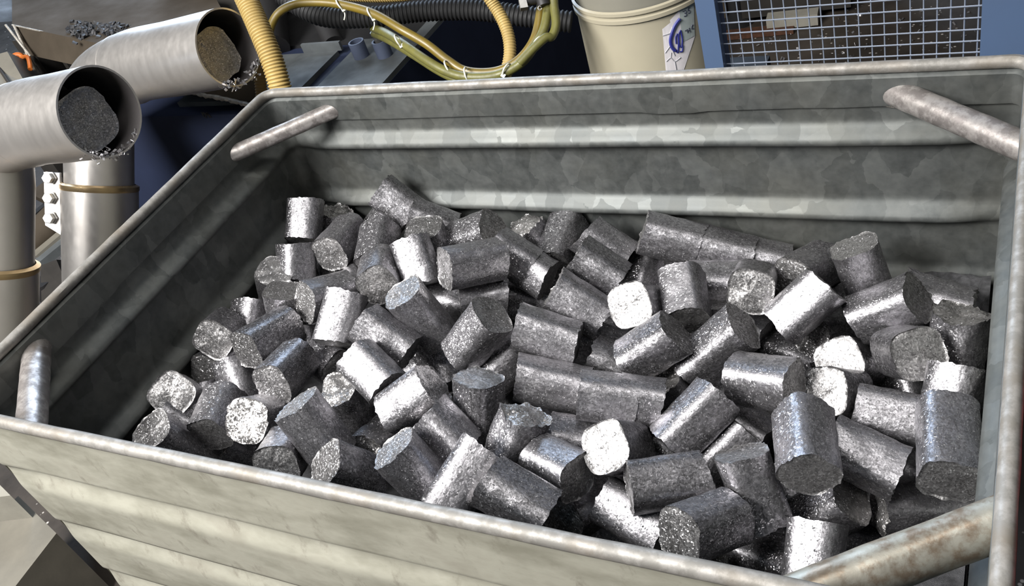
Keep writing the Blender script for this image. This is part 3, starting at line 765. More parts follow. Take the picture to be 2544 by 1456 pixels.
def section(a):
    """radius of the rounded-square section in direction a"""
    c, s = abs(math.cos(a)), abs(math.sin(a))
    p = 3.2
    return .5 / (c ** p + s ** p) ** (1 / p)


def briquette_mesh(ln, seed, broken):
    random.seed(seed)
    n = 48
    half = ln * SEC / 2
    m = max(8, int(ln * 9))
    v, f, mi = [], [], []
    off = Vector((seed * 3.17, seed * 1.31, seed * .77))
    tilts = [(random.uniform(-.10, .10), random.uniform(-.10, .10)) for _ in (0, 1)]
    bend = random.uniform(-.02, .02)
    nsz = (.0020 if not broken else .0055)

    def radial(p, k):
        return (noise.noise(p * 55 + off) * .0011 + noise.noise(p * 210 + off) * .0004) * k

    def endz(x, y, e):
        s = 1 if e else -1
        t = tilts[e]
        p = Vector((x, y, s * .1))
        big = noise.noise(p * 45 + off) * nsz + noise.noise(p * 160 + off) * nsz * .45 + noise.noise(p * 420 + off) * nsz * .3
        if broken and e == 1:
            big += noise.noise(p * 28 + off) * .010 - .004
        return s * half + t[0] * x + t[1] * y + s * big

    # end 0 rings from the centre out, side, end 1 rings back in
    rings = []
    for q in (.18, .36, .54, .72, .86, .95):
        rings.append((0, q))
    for i in range(m + 1):
        rings.append((1, i / m))
    for q in (.95, .86, .72, .54, .36, .18):
        rings.append((2, q))
    for kind, t in rings:
        for k in range(n):
            a = 2 * math.pi * k / n
            r = section(a) * SEC
            if kind == 1:
                z = (t - .5) * 2 * half
                x0, y0 = math.cos(a) * r, math.sin(a) * r
                p = Vector((x0, y0, z))
                rr = 1 + radial(p, 1.0 if not broken else 2.2) / r
                zz0, zz1 = endz(x0, y0, 0), endz(x0, y0, 1)
                jag = noise.noise(Vector((x0, y0, 0)) * 330 + off) * .0026 * (2.0 if broken else 1)
                z = zz0 + (zz1 - zz0) * t
                if t == 0 or t == 1:
                    rr += .012 + jag * 6
                    z += (1 if t else -1) * (jag + .0006)
                v.append((x0 * rr + bend * (z * z - half * half) * 4, y0 * rr, z))
            else:
                e = 0 if kind == 0 else 1
                x0, y0 = math.cos(a) * r * t, math.sin(a) * r * t
                v.append((x0, y0, endz(x0, y0, e) - (1 if e else -1) * (.0006 if t > .9 else 0)))
    R = len(rings)
    for i in range(R - 1):
        kd = 1 if (rings[i][0] != 1 or rings[i + 1][0] != 1) else 0
        for k in range(n):
            k2 = (k + 1) % n
            f.append([i * n + k, i * n + k2, (i + 1) * n + k2, (i + 1) * n + k])
            mi.append(kd)
    c0, c1 = len(v), len(v) + 1
    v.append((0, 0, endz(0, 0, 0)))
    v.append((0, 0, endz(0, 0, 1)))
    for k in range(n):
        k2 = (k + 1) % n
        f.append([c0, k2, k])
        f.append([c1, (R - 1) * n + k, (R - 1) * n + k2])
        mi += [1, 1]
    return v, f, mi


GROUP = "pressed metal briquettes heaped in the skip"
for i, (loc, q, ln, broken, label) in enumerate(BRIQUETTES):
    v, f, mi = briquette_mesh(ln, i + 1, broken)
    o = mesh_obj('metal_briquette', v, f, [M_SIDE, M_CRUMB if broken else M_END], None, True, mi, loc, auto=50)
    o.rotation_mode = 'QUATERNION'
    o.rotation_quaternion = Quaternion(q)
    tag(o, label, 'briquette', GROUP)

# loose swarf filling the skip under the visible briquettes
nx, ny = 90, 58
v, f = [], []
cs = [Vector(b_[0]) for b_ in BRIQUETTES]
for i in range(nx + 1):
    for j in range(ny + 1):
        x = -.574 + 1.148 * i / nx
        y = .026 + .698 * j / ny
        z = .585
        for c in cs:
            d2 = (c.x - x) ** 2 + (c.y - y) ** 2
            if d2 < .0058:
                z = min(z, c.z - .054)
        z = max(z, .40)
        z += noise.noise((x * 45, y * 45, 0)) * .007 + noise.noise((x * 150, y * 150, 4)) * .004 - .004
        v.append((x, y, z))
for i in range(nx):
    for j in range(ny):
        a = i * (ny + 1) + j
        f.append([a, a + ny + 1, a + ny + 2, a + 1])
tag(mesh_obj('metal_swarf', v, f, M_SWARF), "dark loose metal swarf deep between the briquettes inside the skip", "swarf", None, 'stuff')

# ---------------------------------------------------------------- discharge pipes at the side of the skip
def shavings(name, pts, label, seed, big=.006):
    random.seed(seed)
    mb = MB()
    for p, spread, cnt in pts:
        for _ in range(cnt):
            c = Vector(p) + Vector([random.gauss(0, spread) for _ in range(3)])
            u = Vector([random.gauss(0, 1) for _ in range(3)]).normalized()
            w2 = u.cross(Vector([random.gauss(0, 1) for _ in range(3)])).normalized()
            t = u.cross(w2) * .0006
            a, b2 = random.uniform(.3, 1) * big, random.uniform(.2, .5) * big
            k = random.uniform(-.4, .4)
            mb.quadbox([c - u * a - w2 * b2, c + u * a - w2 * b2 * (1 + k), c + u * a * .8 + w2 * b2, c - u * a + w2 * b2 * (1 - k)], t)
    o = mb.link(name, M_SHAV, None, False, None)
    return tag(o, label, 'shavings', None, 'stuff')


M_SHAV = plain('bright_shavings', (.62, .61, .63), .3, .85, .3, 60, .2)


def discharge_pipe(mouth, back, elbow, down, foot, r, label, plug_label, seed, collar_at, bolts):
    root = empty('discharge_pipe', foot)
    tag(root, label, 'pipe', 'discharge pipes beside the skip')
    path = spline([mouth, mouth.lerp(back, .5), back, elbow, down, down.lerp(foot, .6)], 10)
    mb = MB()
    n = 48
    mb.sweep(path, r, n, cap=False)
    nv = len(mb.v)
    m2 = MB().sweep(path[:16], r * .955, n, cap=False)
    inner = MB()
    inner.v, inner.f = m2.v, [q[::-1] for q in m2.f]
    lipf = []
    mb.v += m2.v
    for k in range(n):
        k2 = (k + 1) % n
        mb.f.append([k2, k, nv + k, nv + k2])
    mb.link('bent_tube', M_INOX, root)
    inner.link('bore', M_BORE, root)
    # weld seam between the straight mouth piece and the bend
    d = (path[22] - path[20]).normalized()
    mb = MB()
    mb.sweep([path[21] - d * .003, path[21], path[21] + d * .003], [r * 1.001, r * 1.012, r * 1.001], n)
    mb.link('weld_seam', M_INOX, root)
    ax = (foot - down).normalized()
    c = down + ax * collar_at
    # sleeve with a heat tinted collar on its upper edge
    L = (foot - c).length
    x = FWD.cross(ax)
    mb = MB().lathe(c, ax, [(r * 1.03, 0), (r * 1.14, .004), (r * 1.14, .012), (r * 1.10, .018)], 48)
    mb.link('collar_ring', M_BRASS, root)
    mb = MB().lathe(c, ax, [(r * 1.02, .010), (r * 1.115, .012), (r * 1.115, .255), (r * 1.02, .26)], 48)
    mb.link('clamp_sleeve', M_INOX, root)
    if bolts:
        side = -RIGHT
        side = (side - ax * side.dot(ax)).normalized()
        fr = ax.cross(side)
        if fr.dot(FWD) > 0:
            fr = -fr
        e = c + side * r * 1.06 + fr * r * .35
        mb = MB()
        mb.quadbox([e + ax * -.02, e + ax * .12, e + ax * .10 + side * .035, e + ax * -.02 + side * .035], -fr * .010)
        fl = mb.link('clamp_flange', M_INOX, root, False)
        for k in range(3):
            bc = e + side * .020 + ax * (-.008 + .045 * k) + fr * .001
            mb = MB().lathe(bc, fr, [(0, .018), (.011, .018), (.0125, .016), (.0125, .006), (.0155, .006), (.0155, .002), (0, .002)], 6, ref=side)
            mb.link('bolt', M_ZINC, root)
    mb = MB()
    for k in ((-.35, .1, .45) if bolts else ()):
        s0 = c + RIGHT * r * k + ax * .255
        mb = MB().sweep([s0, s0 + ax * .35], .012, 12)
        mb.link('support_rod', M_BEIGE, root)
    if not bolts:
        s0 = c + ax * .25
        MB().sweep([s0, Vector((s0.x - .05, s0.y, 0))], .03, 14).link('support_post', M_BEIGE, root)
    else:
        s0 = c + ax * .60
        MB().box((s0.x - .10, s0.y - .10, 0), (s0.x + .10, s0.y + .10, s0.z)).link('support_plinth', M_DARK, root, False)
    # the plug stands in the bore and is a thing of its own
    axm = (mouth - back).normalized()
    return root, axm


mA, bA = at(250, 278, 1.54), at(70, 308, 1.67)
rA = .0765
pa, axA = discharge_pipe(mA, bA, at(-20, 350, 1.74), at(-22, 480, 1.78), at(-22, 900, 1.86), rA,
                         "nearer stainless discharge pipe with a round mouth aimed at the skip", "", 1, .135, False)
mB, bB = at(568, 118, 1.78), at(330, 168, 1.97)
pb, axB = discharge_pipe(mB, bB, at(250, 225, 2.06), at(246, 340, 2.10), at(252, 720, 2.16), .0745,
                         "farther stainless discharge pipe with bolted clamp sleeve, behind the other pipe", "", 2, .105, True)


def plug(mouth, ax, r, shift, depth, sec, seed, label):
    global SEC
    keep = SEC
    SEC = sec
    v, f, mi = briquette_mesh(1.3, seed, 0)
    SEC = keep
    c = mouth - ax * (depth + 1.3 * sec / 2) + shift
    o = mesh_obj('metal_briquette', v, f, [M_SIDE, M_END], None, True, mi, c, auto=50)
    o.rotation_mode = 'QUATERNION'
    o.rotation_quaternion = ax.to_track_quat('Z', 'Y')
    tag(o, label, 'briquette', 'briquettes inside the pipe mouths')


plug(mA, axA, rA, -RIGHT * .010 + DOWN * .012, .022, .100, 901, "dark briquette plug sitting inside the mouth of the nearer discharge pipe")
plug(mB, axB, rA, -RIGHT * .012 + DOWN * .012, .020, .098, 902, "dark briquette plug sitting inside the mouth of the farther discharge pipe")
ra = (DOWN - axA * DOWN.dot(axA)).normalized()
rb = (DOWN - axB * DOWN.dot(axB)).normalized()
sa = axA.cross(ra)
if sa.dot(RIGHT) < 0:
    sa = -sa
sb = axB.cross(rb)
if sb.dot(RIGHT) < 0:
    sb = -sb


def lip(m, ax, r_, s_, r, a):
    return m + (r_ * math.cos(a) + s_ * math.sin(a)) * r * .95 - ax * .004


shavings('metal_shavings', [(lip(mA, axA, ra, sa, rA, t), .005, 16) for t in (-.2, .0, .2, .4, .6)] + [(lip(mA, axA, ra, sa, rA, t), .004, 5) for t in (.9, 1.2)],
         "bright shavings clinging to the lower lip of the nearer discharge pipe", 5, .0045)
shavings('metal_shavings', [(lip(mB, axB, rb, sb, .0745, t), .006, 14) for t in (.0, .2, .5)] + [(lip(mB, axB, rb, sb, .0745, t), .007, 14) for t in (1.0, 1.3)],
         "bright shavings clinging to the lower lip of the farther discharge pipe", 6, .006)

# ---------------------------------------------------------------- machine housing above and behind the pipes
hs = tag(empty('machine_housing', at(300, 200, 2.3)), "grey-brown sheet metal machine housing behind the discharge pipes", "machine")
q0, q1, q2, q3 = at(30, 62, 2.5), at(78, 138, 2.5), at(650, 264, 2.02), at(640, 192, 2.02)
back = Vector((-.40, .37, .03))
MB().quadbox([q0, q1, q2, q3], back).link('sheet_body', M_HOUSE, hs, False)
MB().sweep(spline([at(30, 62, 2.49), at(250, 110, 2.32), at(640, 192, 2.01)]), .0022, 8).link('top_edge_strip', M_WELD, hs)


def bead(pts, r):
    p = spline(pts, 14)
    return MB().sweep([a + Vector([noise.noise(a * 90 + Vector((k, 0, 0))) for k in (0, 7, 13)]) * .003 for a in p],
                      [r * (1 + .45 * noise.noise(a * 120)) for a in p], 8)


bead([at(470, 229, 2.16), at(540, 242, 2.10), at(620, 261, 2.03), at(650, 266, 2.0)], .0055).link('weld_bead', M_WELD, hs)
bead([at(632, 130, 2.03), at(640, 195, 2.0), at(652, 258, 1.99)], .006).link('weld_bead', M_WELD, hs)
for q_, z_ in ((q1 + back * .2, 0), (q1 + back * .9, 0), (q2 + back * .5, .7165)):
    MB().box((q_.x - .03, q_.y - .03, z_), (q_.x + .03, q_.y + .03, q_.z + .02)).link('leg', M_HOUSED, hs, False)
MB().sweep([at(14, 62, 2.48), at(76, 140, 2.46)], .0035, 8).link('bracket_rod', M_WELD, hs)
MB().sweep([at(34, 62, 2.48), at(86, 175, 2.46)], .0035, 8).link('bracket_rod', M_WELD, hs)
u0 = [at(-40, 12, 2.75), at(-40, 58, 2.62), at(70, 50, 2.64), at(115, 14, 2.75)]
MB().quadbox(u0, (-.1, .3, .02)).link('side_cover', M_DARK, hs, False)
u1 = [at(205, 2, 2.72), at(365, 45, 2.58), at(640, 120, 2.34), at(640, -30, 2.60), ]
MB().quadbox([at(205, -6, 2.70), at(205, 3, 2.70), at(640, 95, 2.36), at(640, 40, 2.38)], (-.1, .7, .02)).link('upper_cover', M_HOUSED, hs, False)
# swarf left lying on the housing
top = lambda u, v: q0 + (lambda d, nrm: ray(u, v) * ((q0 - EYE).dot(nrm) / ray(u, v).dot(nrm)) + EYE - q0)(0, (q3 - q0).cross(back).normalized())


def swarf_pile(cx, cy, sx, sy, label, seed):
    random.seed(seed)
    mb = MB()
    nrm = (q3 - q0).cross(back).normalized()
    if nrm.z < 0:
        nrm = -nrm
    for _ in range(130):
        c = top(cx + random.gauss(0, sx), cy + random.gauss(0, sy)) + nrm * random.uniform(.001, .008)
        u = Vector([random.gauss(0, 1) for _ in range(3)]).normalized()
        w2 = u.cross(Vector([random.gauss(0, 1) for _ in range(3)])).normalized()
        t = u.cross(w2) * .004
        mb.quadbox([c - u * .007 - w2 * .003, c + u * .006 - w2 * .004, c + u * .005 + w2 * .004, c - u * .006 + w2 * .003], t)
    tag(mb.link('swarf_clump', M_SWARF, None, False, None), label, 'swarf', None, 'stuff')


swarf_pile(207, 78, 13, 9, "small dark swarf clump on the housing, farther from the pipe mouths", 11)
swarf_pile(278, 75, 15, 6, "small dark swarf clump on the housing, close above the farther pipe", 12)

# bracket and orange cable at the housing's end
bk = tag(empty('machine_bracket', at(20, 180, 2.4)), "beige angled bracket plate beside a coiled orange cable", "bracket")
MB().quadbox([at(-60, 150, 2.4), at(18, 128, 2.4), at(62, 205, 2.36), at(-60, 260, 2.3)], FWD * .15).link('plate', M_BEIGE, bk, False)
MB().sweep([at(-5, 165, 2.39), at(26, 212, 2.34)], .004, 8).link('edge_fold', M_HOUSED, bk)
MB().sweep([at(62, 140, 2.55), at(92, 190, 2.52)], .012, 10).link('strut', M_BEIGE, bk)
lg = at(10, 215, 2.40)
MB().box((lg.x - .03, lg.y - .03, 0), (lg.x + .03, lg.y + .03, lg.z)).link('leg', M_HOUSED, bk, False)
cb = MB()
pts = []
for k in range(60):
    a = k / 60 * 2 * math.pi * 2.5
    pts.append(at(42 + 15 * math.cos(a) + k * .1, 152 + 17 * math.sin(a), 2.48 + k * .0006))
pts += [at(66, 140, 2.47), at(74, 160, 2.44), at(75, 172, 2.43)]
tag(MB().sweep(spline(pts, 3), .006, 8).link('orange_cable', M_ORANGE), "coiled orange cable hanging beside the beige bracket plate", "cable")

# rails behind the pipes
rl = tag(empty('conveyor_frame', at(110, 560, 2.4)), "beige and grey machine rails seen between the two discharge pipes", "machine frame")
MB().sweep([at(70, 610, 2.45), at(190, 490, 2.5)], .040, 24).link('roller', M_HOUSE, rl)
MB().bar(at(90, 640, 2.42), at(200, 545, 2.48), .03, .022).link('rail', M_BEIGE, rl, False)
MB().bar(at(90, 662, 2.40), at(200, 572, 2.46), .03, .022).link('rail', M_GREYP, rl, False)
MB().bar(at(95, 495, 2.6), at(180, 430, 2.65), .10, .02).link('cover_plate', M_HOUSE, rl, False)
MB().bar(at(85, 545, 2.55), at(165, 480, 2.6), .02, .03).link('rail', M_DARK, rl, False)
MB().quadbox([at(100, 660, 2.38), at(140, 645, 2.38), at(180, 740, 2.3), at(105, 800, 2.3)], FWD * .1).link('end_plate', M_HOUSED, rl, False)
MB().quadbox([at(150, 640, 2.42), at(200, 600, 2.42), at(210, 690, 2.36), at(172, 720, 2.36)], FWD * .1).link('infill_plate', M_GREYP, rl, False)
MB().sweep([at(100, 700, 2.36), (lambda p: Vector((p.x, p.y, 0)))(at(100, 700, 2.36))], .03, 12).link('post', M_DARK, rl)

# ---------------------------------------------------------------- navy cabinet with its grey top plates
cbn = tag(empty('machine_cabinet', (-1.1, 1.6, 0)), "dark navy machine cabinet with grey top plates, behind the skip", "cabinet")
ZT = .72
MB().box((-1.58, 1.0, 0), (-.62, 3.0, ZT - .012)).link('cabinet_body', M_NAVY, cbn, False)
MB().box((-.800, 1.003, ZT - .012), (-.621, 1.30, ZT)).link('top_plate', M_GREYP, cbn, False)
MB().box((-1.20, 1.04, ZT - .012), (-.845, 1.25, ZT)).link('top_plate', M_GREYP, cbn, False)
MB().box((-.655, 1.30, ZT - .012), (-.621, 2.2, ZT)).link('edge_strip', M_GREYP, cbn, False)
MB().box((-1.57, 1.30, ZT - .012), (-.66, 2.95, ZT - .004)).link('shade_deck', M_BLACK, cbn, False)  # deck plate blackened: deep shade of the recess put into its colour
mk = MB()
for (u, v, u2, v2) in ((500, 274, 508, 287), (506, 275, 504, 281), (509, 276, 513, 289), (513, 275, 521, 288), (516, 277, 512, 283), (519, 280, 525, 288)):
    mk.bar(on(u, v + 4, 1, .9992), on(u2, v2 + 4, 1, .9992), .0032, .0012, (0, 1, 0))
mk.link('stencil_mark', M_BLACK, cbn, False)
for (u, v) in ((899, 140), (957, 138)):
    c = on(u, v, 2, ZT)
    MB().lathe(c, (0, 0, 1), [(.0, .0), (.0185, 0), (.0185, .038), (.0145, .038), (.0140, .006), (0, .006)], 28).link('socket_cup', M_BLUED, cbn)
c = on(954, 136, 2, ZT)
MB().lathe(c, (0, 0, 1), [(.009, .006), (.009, .05), (.012, .05), (.012, .058), (.007, .058), (.007, .066), (.012, .066), (.012, .076), (0, .076)], 10).link('bolt_stack', M_ZINC, cbn)
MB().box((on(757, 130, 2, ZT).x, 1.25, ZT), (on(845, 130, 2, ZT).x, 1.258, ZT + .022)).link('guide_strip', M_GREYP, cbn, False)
hd = tag(empty('shade_backdrop', (-1.0, 2.1, .72)), "black oily drive unit sitting on the navy cabinet in deep shade", "backdrop")
MB().box((-1.57, 1.54, .7205), (-.69, 2.90, 1.0)).link('casing', M_DARK, hd, False)  # added black box; its colour supplies the shade of the dark recess
MB().sweep([at(800, 45, 2.30), at(830, 110, 2.26)], .026, 18).link('stub_pipe', M_DARK, hd)
MB().sweep([at(650, -10, 2.35), at(660, 120, 2.3)], .06, 18).link('side_pipe', M_DARK, hd)

# ---------------------------------------------------------------- hoses
def corrugated(name, pts, r, pitch, mat, label, group=None, amp=.14):
    p = spline(pts, 24)
    # resample evenly
    seg = [0]
    for i in range(1, len(p)):
        seg.append(seg[-1] + (p[i] - p[i - 1]).length)
    tot = seg[-1]
    step = pitch / 6
    res, rad, j, s = [], [], 0, 0
    while s < tot:
        while seg[j + 1] < s:
            j += 1
        t = (s - seg[j]) / max(1e-9, seg[j + 1] - seg[j])
        res.append(p[j].lerp(p[j + 1], t))
        ph = (s / pitch) % 1
        rad.append(r * (1 - amp * (0.5 - .5 * math.cos(2 * math.pi * ph)) ** 1.5))
        s += step
    return tag(MB().sweep(res, rad, 20).link(name, mat, None, True, 80), label, 'hose', group)


def smooth_hose(name, pts, r, mat, label, group=None):
    return tag(MB().sweep(spline(pts, 10), r, 16).link(name, mat), label, 'hose', group)


corrugated('corrugated_hose', [at(595, -40, 1.80), at(622, 20, 1.79), at(650, 85, 1.78), at(676, 150, 1.78), at(697, 222, 1.79), at(712, 290, 1.82), at(720, 380, 1.86)], .0225, .0062, M_HOSE,
           "thick cream corrugated hose rising steeply beside the farther pipe mouth")
corrugated('corrugated_hose', [at(618, 60, 1.96), at(634, 130, 1.95), at(645, 190, 1.95), at(652, 260, 1.96), at(655, 340, 1.98)], .013, .006, M_HOSEB,
           "thin brown corrugated hose half hidden behind the thick cream one")
corrugated('corrugated_hose', [at(800, -30, 1.90), at(870, -12, 1.88), at(1000, -12, 1.85), at(1120, -40, 1.80), at(1190, -30, 1.76), at(1232, 20, 1.765), at(1259, 75, 1.765), at(1267, 130, 1.765), at(1255, 190, 1.77), at(1235, 260, 1.79)], .0125, .0052, M_HOSE,
           "cream corrugated hose curving down in a loop left of the pail")
corrugated('corrugated_hose', [at(700, -12, 2.02), at(800, 40, 2.0), at(930, 42, 1.98), at(1050, 28, 1.97), at(1180, 25, 1.95), at(1300, 40, 1.93), at(1420, 55, 1.92)], .0225, .009, M_BLACK,
           "thick black ribbed hose running across behind the yellow hoses")
yl = smooth_hose('yellow_hose', [at(718, 240, 1.86), at(700, 180, 1.88), at(682, 130, 1.90), at(669, 85, 1.92), at(690, 35, 1.92), at(735, 10, 1.90), at(800, 6, 1.88), at(860, 14, 1.86), at(930, 35, 1.83), at(1000, 75, 1.80), at(1060, 110, 1.79), at(1112, 150, 1.775), at(1160, 177, 1.762), at(1230, 178, 1.742), at(1285, 152, 1.728), at(1322, 108, 1.72), at(1338, 60, 1.725), at(1346, 0, 1.73), at(1348, -40, 1.735)], .0088, M_YEL,
            "yellow braided hose arching over the dark gap, left loop of the bundle")
smooth_hose('olive_hose', [at(928, 70, 2.0), at(958, 82, 1.92), at(1000, 108, 1.84), at(1060, 150, 1.79), at(1110, 178, 1.765), at(1160, 191, 1.745), at(1230, 188, 1.725), at(1290, 160, 1.71), at(1330, 112, 1.70), at(1352, 70, 1.70), at(1362, 10, 1.71), at(1364, -40, 1.71)], .0088, M_OLIVE,
            "olive braided hose running along the bundle up to the pail")
smooth_hose('olive_hose', [at(930, 84, 2.03), at(965, 99, 1.95), at(1030, 138, 1.86), at(1090, 176, 1.82), at(1150, 205, 1.80), at(1200, 225, 1.79)], .0085, M_OLIVE,
            "olive braided hose lowest in the bundle, dipping behind the skip rim")
smooth_hose('olive_hose', [at(1290, 158, 1.685), at(1330, 116, 1.68), at(1355, 94, 1.68), at(1371, 90, 1.685), at(1381, 60, 1.69), at(1376, 10, 1.70), at(1374, -40, 1.70)], .0082, M_OLIVE,
            "short olive hose branching off the bundle right beside the pail")
ties = [(846, 12, 1.865, 58, "white cable tie on the yellow hose, first from the arch"),
        (922, 34, 1.835, 64, "white cable tie with a long tail on the yellow hose"),
        (990, 101, 1.83, 62, "white cable tie where the olive hoses leave the dark gap"),
        (1113, 166, 1.765, 64, "white cable tie around the bundle, just before its lowest bend"),
        (1160, 184, 1.745, 78, "white cable tie around the bundle at its lowest bend"),
        (1259, 174, 1.715, 122, "white cable tie where the bundle crosses the looped cream hose"),
        (1336, 106, 1.69, 132, "white cable tie under the hose branch beside the pail")]
for (u, v, Z, ang, lab) in ties:
    c = at(u, v, Z)
    a = math.radians(ang)
    rr = .0122
    ln = RIGHT * math.cos(a) + DOWN * math.sin(a)
    ln = (ln - FWD * 0.0)
    tdir = (RIGHT * math.sin(a) - DOWN * math.cos(a))
    pts = []
    for k in range(25):
        t = 2 * math.pi * k / 24
        pts.append(c + ln * math.cos(t) * rr + FWD * math.sin(t) * rr + tdir * .004 * math.sin(t))
    root = tag(empty('cable_tie', c), lab, 'cable tie', 'cable ties on the hoses')
    MB().sweep(pts, .0017, 8).link('strap', M_TIE, root)
    hp = c + ln * rr
    MB().quadbox([hp - tdir * .004 - ln * .003, hp + tdir * .004 - ln * .003, hp + tdir * .004 + ln * .004, hp - tdir * .004 + ln * .004], -FWD * .005).link('head', M_TIE, root, False)
    if lab.count('tail') or lab.count('arch'):
        MB().sweep(spline([hp, hp + ln * .012 - RIGHT * .004, hp + ln * .024 - RIGHT * .012]), .0013, 6).link('tail', M_TIE, root)
ft = tag(empty('hose_fitting', at(1330, 10, 1.72)), "metal hose fitting with a square block at the top of the olive hoses", "fitting")
MB().quadbox([at(1288, -6, 1.70), at(1293, 20, 1.70), at(1312, 17, 1.70), at(1306, -8, 1.70)], FWD * .02).link('block', M_ZINC, ft, False)
MB().sweep([at(1306, 2, 1.71), at(1350, -6, 1.71)], .0095, 14).link('barrel', M_DARK, ft)
MB().sweep([at(1345, -12, 1.70), at(1352, 14, 1.70)], .012, 14).link('clamp_band', M_DARK, ft)
MB().sweep([at(1341 + 4.5 * math.cos(k * .5), 20 + 5 * math.sin(k * .5), 1.69) for k in range(12)], .0011, 6).link('clip_ring', M_ZINC, ft)

# ---------------------------------------------------------------- the pail
PX, PY = -.055, 1.235
R0 = .134
pl = tag(empty('plastic_pail', (PX, PY, .56)), "cream plastic pail with a torn printed label, behind the skip", "pail")
prof = [(0, 0), (R0 * 1.02, 0), (R0 * 1.03, .02), (R0 * .985, .285)]


def pail_r(z):
    return R0 * (1.03 - .045 * (z - .58) / .265)


ZR = on(1480, 52, 1, PY - R0).z
MB().lathe((PX, PY, 0), (0, 0, 1), [(0, .56), (pail_r(.56), .56)] + [(pail_r(.56 + (ZR - .57) * k / 10), .56 + (ZR - .57) * k / 10) for k in range(11)], 72).link('body', M_PAIL, pl)
MB().lathe((PX, PY, ZR), (0, 0, 1), [(pail_r(ZR) + .000, -.012), (pail_r(ZR) + .005, -.010), (pail_r(ZR) + .005, -.003), (pail_r(ZR) + .001, -.001), (pail_r(ZR) + .001, .003), (pail_r(ZR) + .005, .005), (pail_r(ZR) + .005, .011), (pail_r(ZR), .013)], 72).link('stacking_ring', M_PAIL, pl)
MB().lathe((PX, PY, ZR), (0, 0, 1), [(pail_r(ZR) - .003, .010), (pail_r(ZR) - .004, .09), (pail_r(ZR) + .004, .092), (pail_r(ZR) + .004, .105), (0, .107)], 72).link('collar', M_PAILT, pl)


def on_pail(u, v, lift):
    """point of the pail wall seen at pixel (u, v), lifted off the wall"""
    d = ray(u, v)
    lo_, hi_ = 1.2, 2.4
    t = 1.3
    for _ in range(4000):
        p = EYE + d * t
        if math.hypot(p.x - PX, p.y - PY) <= pail_r(p.z):
            break
        t += .0004
    n_ = Vector((p.x - PX, p.y - PY, 0)).normalized()
    return p + n_ * lift


def patch(name, outline, lift, mat, parent, nu=16, nv=16):
    """outline: four pixel corners (tl, tr, br, bl) laid on the pail wall"""
    (tl, tr, br, bl) = outline
    v, f = [], []
    for i in range(nu + 1):
        for j in range(nv + 1):
            s, t = i / nu, j / nv
            u_ = (tl[0] * (1 - s) + tr[0] * s) * (1 - t) + (bl[0] * (1 - s) + br[0] * s) * t
            v_ = (tl[1] * (1 - s) + tr[1] * s) * (1 - t) + (bl[1] * (1 - s) + br[1] * s) * t
            v.append(on_pail(u_, v_, lift))
    for i in range(nu):
        for j in range(nv):
            a = i * (nv + 1) + j
            f.append([a, a + 1, a + nv + 2, a + nv + 1])
    mb = MB()
    mb.v, mb.f = v, f
    return mb.link(name, mat, parent)


def strokes(name, lines, r, lift, mat, parent):
    mb = MB()
    for ln in lines:
        pts = [on_pail(u, v, lift) for u, v in ln]
        mb.sweep(spline(pts, 4), r, 6)
    return mb.link(name, mat, parent)


lb = patch('label', [(1664, 50), (1722, -12), (1726, 90), (1690, 200)], .0008, M_STICK, pl)
lb2 = patch('label', [(1645, 72), (1672, 50), (1700, 200), (1656, 200)], .0009, M_STICK, pl)
lb3 = patch('label', [(1683, -14), (1722, -40), (1722, 5), (1687, 26)], .0009, M_STICK, pl)
patch('label', [(1687, 25), (1722, 2), (1725, 88), (1694, 106)], .0012, M_PALE, lb)
strokes('hexagon_print', [[(1646, 88), (1664, 82)], [(1664, 82), (1670, 66)], [(1652, 131), (1664, 114)], [(1664, 114), (1668, 120), (1676, 138)], [(1655, 152), (1666, 143), (1676, 152), (1690, 142)], [(1666, 143), (1667, 130)], [(1676, 152), (1680, 176)]], .0007, .0014, M_HEXL, lb2)
arc = [(1688, 46), (1676, 62), (1669, 80), (1665, 98), (1667, 112), (1672, 121), (1677, 125)]
strokes('logo_arc', [arc], .0032, .0014, M_INK, lb)
strokes('logo_letters', [[(1679, 108), (1678, 92), (1681, 84), (1684, 92), (1684, 122), (1682, 130), (1679, 124)], [(1690, 74), (1686, 82), (1686, 104), (1689, 116), (1693, 112), (1694, 96), (1690, 76)], [(1688, 128), (1694, 126), (1695, 112)]], .0014, .0016, M_INK, lb)
strokes('lettering', [[(1694, 28), (1697, 27)], [(1699, 25), (1703, 27), (1702, 31), (1699, 32), (1703, 33), (1703, 38), (1698, 40)], [(1711, 18), (1707, 21), (1708, 26), (1712, 26), (1711, 31), (1708, 32)], [(1715, 10), (1719, 5)]], .0008, .0018, M_INKK, lb)
strokes('lettering', [[(1700, 76), (1703, 74)], [(1705, 72), (1707, 81)], [(1705, 77), (1711, 74)], [(1710, 69), (1713, 79)], [(1720, 61), (1717, 63), (1717, 71), (1721, 70)]], .0008, .0018, M_INKK, lb)
patch('label', [(1404, 168), (1409, 168), (1420, 200), (1412, 204)], .0009, M_STICK, pl, 6, 6)
stn = tag(MB().box((-.24, 1.08, 0), (.12, 1.42, .555)).link('pail_stand', M_DARK, None, False), "dark steel stand carrying the cream pail behind the skip", "stand")

